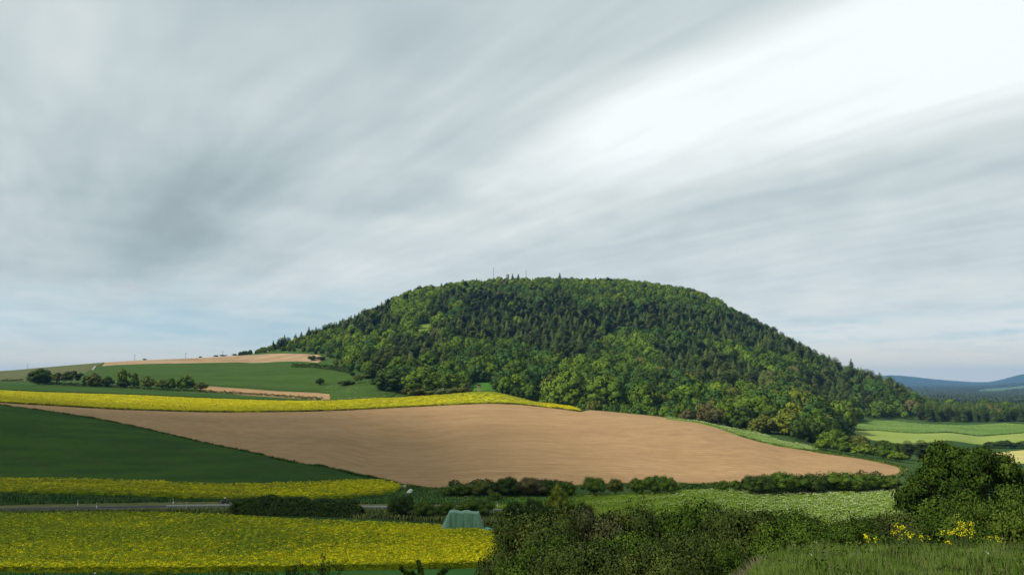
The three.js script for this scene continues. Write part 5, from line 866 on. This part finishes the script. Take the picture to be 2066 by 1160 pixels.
// the big tree at right
{
  const D = 60, p = spot(1936, D), h = D * ray(1925, 893).y / ray(1925, 893).f - p.y, t = thing('big_tree', p.x, p.y, p.z, 0.7), R = rng(811), w = 8.8;
  const L = []; for (let i = 0; i < 80; i++) { const q = (i + 0.5) / 80, az = i * 2.399 + R(), y = 0.22 + 0.72 * q, rad = 0.47 * Math.pow(Math.sin(Math.PI * (0.26 + 0.66 * q)), 0.7) * (0.6 + 0.5 * R()), s = 0.075 + 0.045 * R(); L.push([rad * Math.cos(az), y, rad * Math.sin(az), s, s * 0.62]); } L.push([0, 0.5, 0, 0.3, 0.3]);
  const leaves = crownLeaves(L, R, 60000, 0.19, w, h); for (const l of leaves) l[4] += 0.1;
  part('crown', joinColored([crownCore(L, R, w, h, 0.7, 1), leafGeo(leaves, R, { soft: 0.5, droop: 0.35, vary: 0.3, slim: 0.55 })]), leafMat(0.062, 0.108, 0.012), t);
  part('trunk', trunkGeo(R, h, 0.28, 9, 0.3, 0.25), BARK, t); tag(t, 'big dark leafy tree above the hedge at right', 'tree');
}
plant('hedge_tree', 2066, 946, 80, 68, 'round', 'olive', 6000, 'olive tree at the right edge beside the big tree', 'tree', null, 4);
plant('hedge_tree', 2040, 985, 80, 64, 'bush', 'dark', 6000, 'dark bush between the big tree and the olive tree at the edge', 'bush', null, 4);
// dead grass at the foot of the hedge
scatter('dry_grass', [['blades', blades(rng(71), 14, 0.2, 0.25, 0.005, 1.2), plain, (x, z, k, r) => mix3([0.10, 0.09, 0.05], [0.20, 0.17, 0.10], r)]], [far(1430, 17.0), far(1560, 17.4), far(1550, 15.6), far(1490, 15.2), far(1420, 15.6)], 520, 72, () => ({}), 1, 'patch of dead beige grass at the foot of the hedge', 'grass');
// yellow flowering plants in the grass
const stemG = (R, n, h) => merge(Array.from({ length: n }, () => { const a = R() * 6.283, s = 0.12 + 0.1 * R(); return rod([0, -0.05, 0], [Math.cos(a) * s, h * (0.7 + 0.35 * R()), Math.sin(a) * s], 0.007, 0.004, 5); }));
const YEL = matt({ color: rgb(0.88, 0.78, 0.02), vertexColors: true, roughness: 0.7 }), STEM = std({ color: rgb(0.09, 0.15, 0.03), roughness: 0.9 });
function yellowPlant(px, py, D, h, heads, label, seed) {
  const r = ray(px, py), x = r.x * D / r.f, y = D * r.y / r.f, gy = ground(x, -D), R = rng(seed), t = thing('yellow_flower_plant', x, gy, -D), H1 = Math.max(h, y - gy), stems = [];
  part('leaves', blades(R, 22, H1 * 0.7, 0.13, 0.008, 0.6), LEAF.mid, t);
  for (let i = 0; i < heads; i++) { const a = R() * 6.283, s = 0.05 + 0.17 * R(), hh = H1 * (0.78 + 0.26 * R()), X = Math.cos(a) * s, Z = Math.sin(a) * s; stems.push(rod([0, -0.05, 0], [X, hh, Z], 0.007, 0.004, 5)); part('flower_head', bits(R, 18, 0.045, 0.09, 0, 0.03).translate(X, hh, Z), YEL, t); }
  part('stems', merge(stems), STEM, t); tag(t, label, 'flower', 'yellow flowers in the grass at lower right');
}
yellowPlant(1960, 1075, 16.8, 0.7, 11, 'tallest yellow flowering plant of the cluster at lower right', 1);
yellowPlant(1940, 1084, 16.6, 0.6, 9, 'full yellow flowering plant in the middle of the right cluster', 2);
yellowPlant(1924, 1080, 16.8, 0.6, 5, 'yellow flowering plant at the left of the right cluster', 3);
yellowPlant(1834, 1088, 16.3, 0.65, 6, 'yellow flowering plant standing left of the cluster', 4);
yellowPlant(1852, 1106, 15.4, 0.5, 5, 'low yellow flowering plant below the single left one', 5);
yellowPlant(1819, 1102, 15.6, 0.5, 4, 'small yellow flowering plant at the foot of the left one', 6);
yellowPlant(1763, 1110, 15.2, 0.45, 4, 'faint yellow green plant leftmost in the grass', 7);
yellowPlant(2008, 1088, 16.6, 0.45, 3, 'few yellow flowers rightmost in the grass', 8);
yellowPlant(1898, 1110, 15.4, 0.4, 2, 'single pair of yellow flowers under the right cluster', 9);
// small shrubs in front of the near crop
for (const [px, ty, D, w, label, seed] of [[665, 1126, 52, 3.4, 'spindly dark shrub with bare twigs at the bottom edge before the rapeseed', 1], [597, 1138, 54, 1.2, 'small dark sapling at the bottom edge left of the spindly shrub', 2], [865, 1146, 70, 5.5, 'low grassy bush at the bottom edge right of the spindly shrub', 3]]) {
  const p = spot(px, D), h = D * ray(px, ty).y / ray(px, ty).f - p.y, t = thing('spindly_shrub', p.x, p.y, p.z, px), R = rng(900 + seed), tw = [], lv = [];
  for (let i = 0; i < (seed === 2 ? 4 : seed === 1 ? 8 : 12); i++) { const a = R() * 6.283, r = w * 0.5 * Math.sqrt(R()), X = Math.cos(a) * r, Z = Math.sin(a) * r, Y = h * (0.74 + 0.28 * R()); if (seed !== 3 || i < 3) tw.push(rod([0, 0, 0], [X * 0.5, Y * 0.6, Z * 0.5], 0.02, 0.012, 5), rod([X * 0.5, Y * 0.6, Z * 0.5], [X, Y, Z], 0.012, 0.005, 5)); const n = seed === 3 ? 420 : 95; for (let k = 0; k < n; k++) { const q = 0.45 + 0.57 * R(); lv.push([X * q + (R() - 0.5) * 0.3, Y * q + (R() - 0.5) * 0.3, Z * q + (R() - 0.5) * 0.3, R() - 0.5, 0.5, R() - 0.5, (seed === 3 ? 0.2 : 0.13) * (0.7 + 0.6 * R())]); } }
  part('twigs', merge(tw), BARK, t); part('leaves', leafGeo(lv, R), seed === 3 ? LEAF.mid : LEAF.dark, t); tag(t, label, 'shrub');
}

/* ------------------------------------------------ distant hills and the cloud overhead ------------------------------------------------ */
{
  const R = rng(404), geo = [0, 1].map((i) => crownGeo(1200 + i, 'round', 1, 1, 160, 0.2, { detail: 0 })), g = new THREE.Group(), lists = [[], []];
  const fieldPoly = H([[1955, 792], [1990, 785], [2040, 782], [2230, 775], [2230, 785], [2066, 788], [2010, 796], [1965, 796]]);
  for (let i = 0; i < 42000; i++) { const D = 1500 + 11000 * Math.pow(R(), 1.15), px = 1730 + 480 * R(), x = aOf(px) * D; if (inside(fieldPoly, x, -D)) continue; lists[i % 2].push([x, ground(x, -D), -D, (11 + 9 * R()) * (0.8 + D / 13000), R()]); }
  const M = new THREE.Matrix4(), q = new THREE.Quaternion(), c = new THREE.Color();
  lists.forEach((l, k) => { const im = new THREE.InstancedMesh(geo[k], std({ color: rgb(1, 1, 1), vertexColors: true, roughness: 0.9 }), l.length); im.name = 'crowns'; l.forEach(([x, y, z, s, r], i) => { M.compose(new THREE.Vector3(x, y - 2, z), q.setFromAxisAngle(new THREE.Vector3(0, 1, 0), r * 6.28), new THREE.Vector3(s * 1.25, s, s * 1.25)); im.setMatrixAt(i, M); im.setColorAt(i, c.setRGB(...mix3([0.018, 0.034, 0.016], [0.040, 0.066, 0.024], r))); }); g.add(im); });
  top('distant_forest', g); tag(g, 'hazy blue wooded hills far away at right', 'forest', null, 'stuff');
}
{
  // the cloud whose shade lies on the near fields; it drifts high to the left, outside the view
  const UP = 620, off = SUN.clone().multiplyScalar(UP / SUN.y), R = rng(55), puffs = [];
  const shadow = [[-230, -330, 70], [-190, -250, 85], [-130, -300, 60], [-120, -210, 75], [-70, -240, 60], [-50, -150, 75], [-10, -165, 55], [-190, -130, 90], [-90, -80, 85], [0, -90, 65], [20, -40, 60], [-30, 0, 75], [-150, -20, 90], [40, -20, 45], [30, 30, 60], [-260, -220, 80], [-80, -330, 62], [-40, -270, 55], [-100, -385, 48], [-170, -370, 50], [-120, -260, 110], [-60, -120, 120]];
  const thin = [];
  for (const [x, z, r] of shadow) (z > -140 ? thin : puffs).push(lump(x, (R() - 0.5) * 30, z, r, r * 0.32, r, R, 3));
  const c = thing('cloud', off.x, off.y - 20, off.z);
  for (const [n, l, o] of [['cloud_bank', puffs, 0.30], ['cloud_fringe', thin, 0.13]]) part(n, merge(l), new THREE.MeshStandardMaterial({ color: rgb(0.9, 0.9, 0.9), roughness: 1, transparent: true, opacity: o, side: THREE.DoubleSide }), c);
  tag(c, 'low cloud bank out of view at left whose shade falls on the near fields', 'cloud');
}

renderer.render(scene, camera);
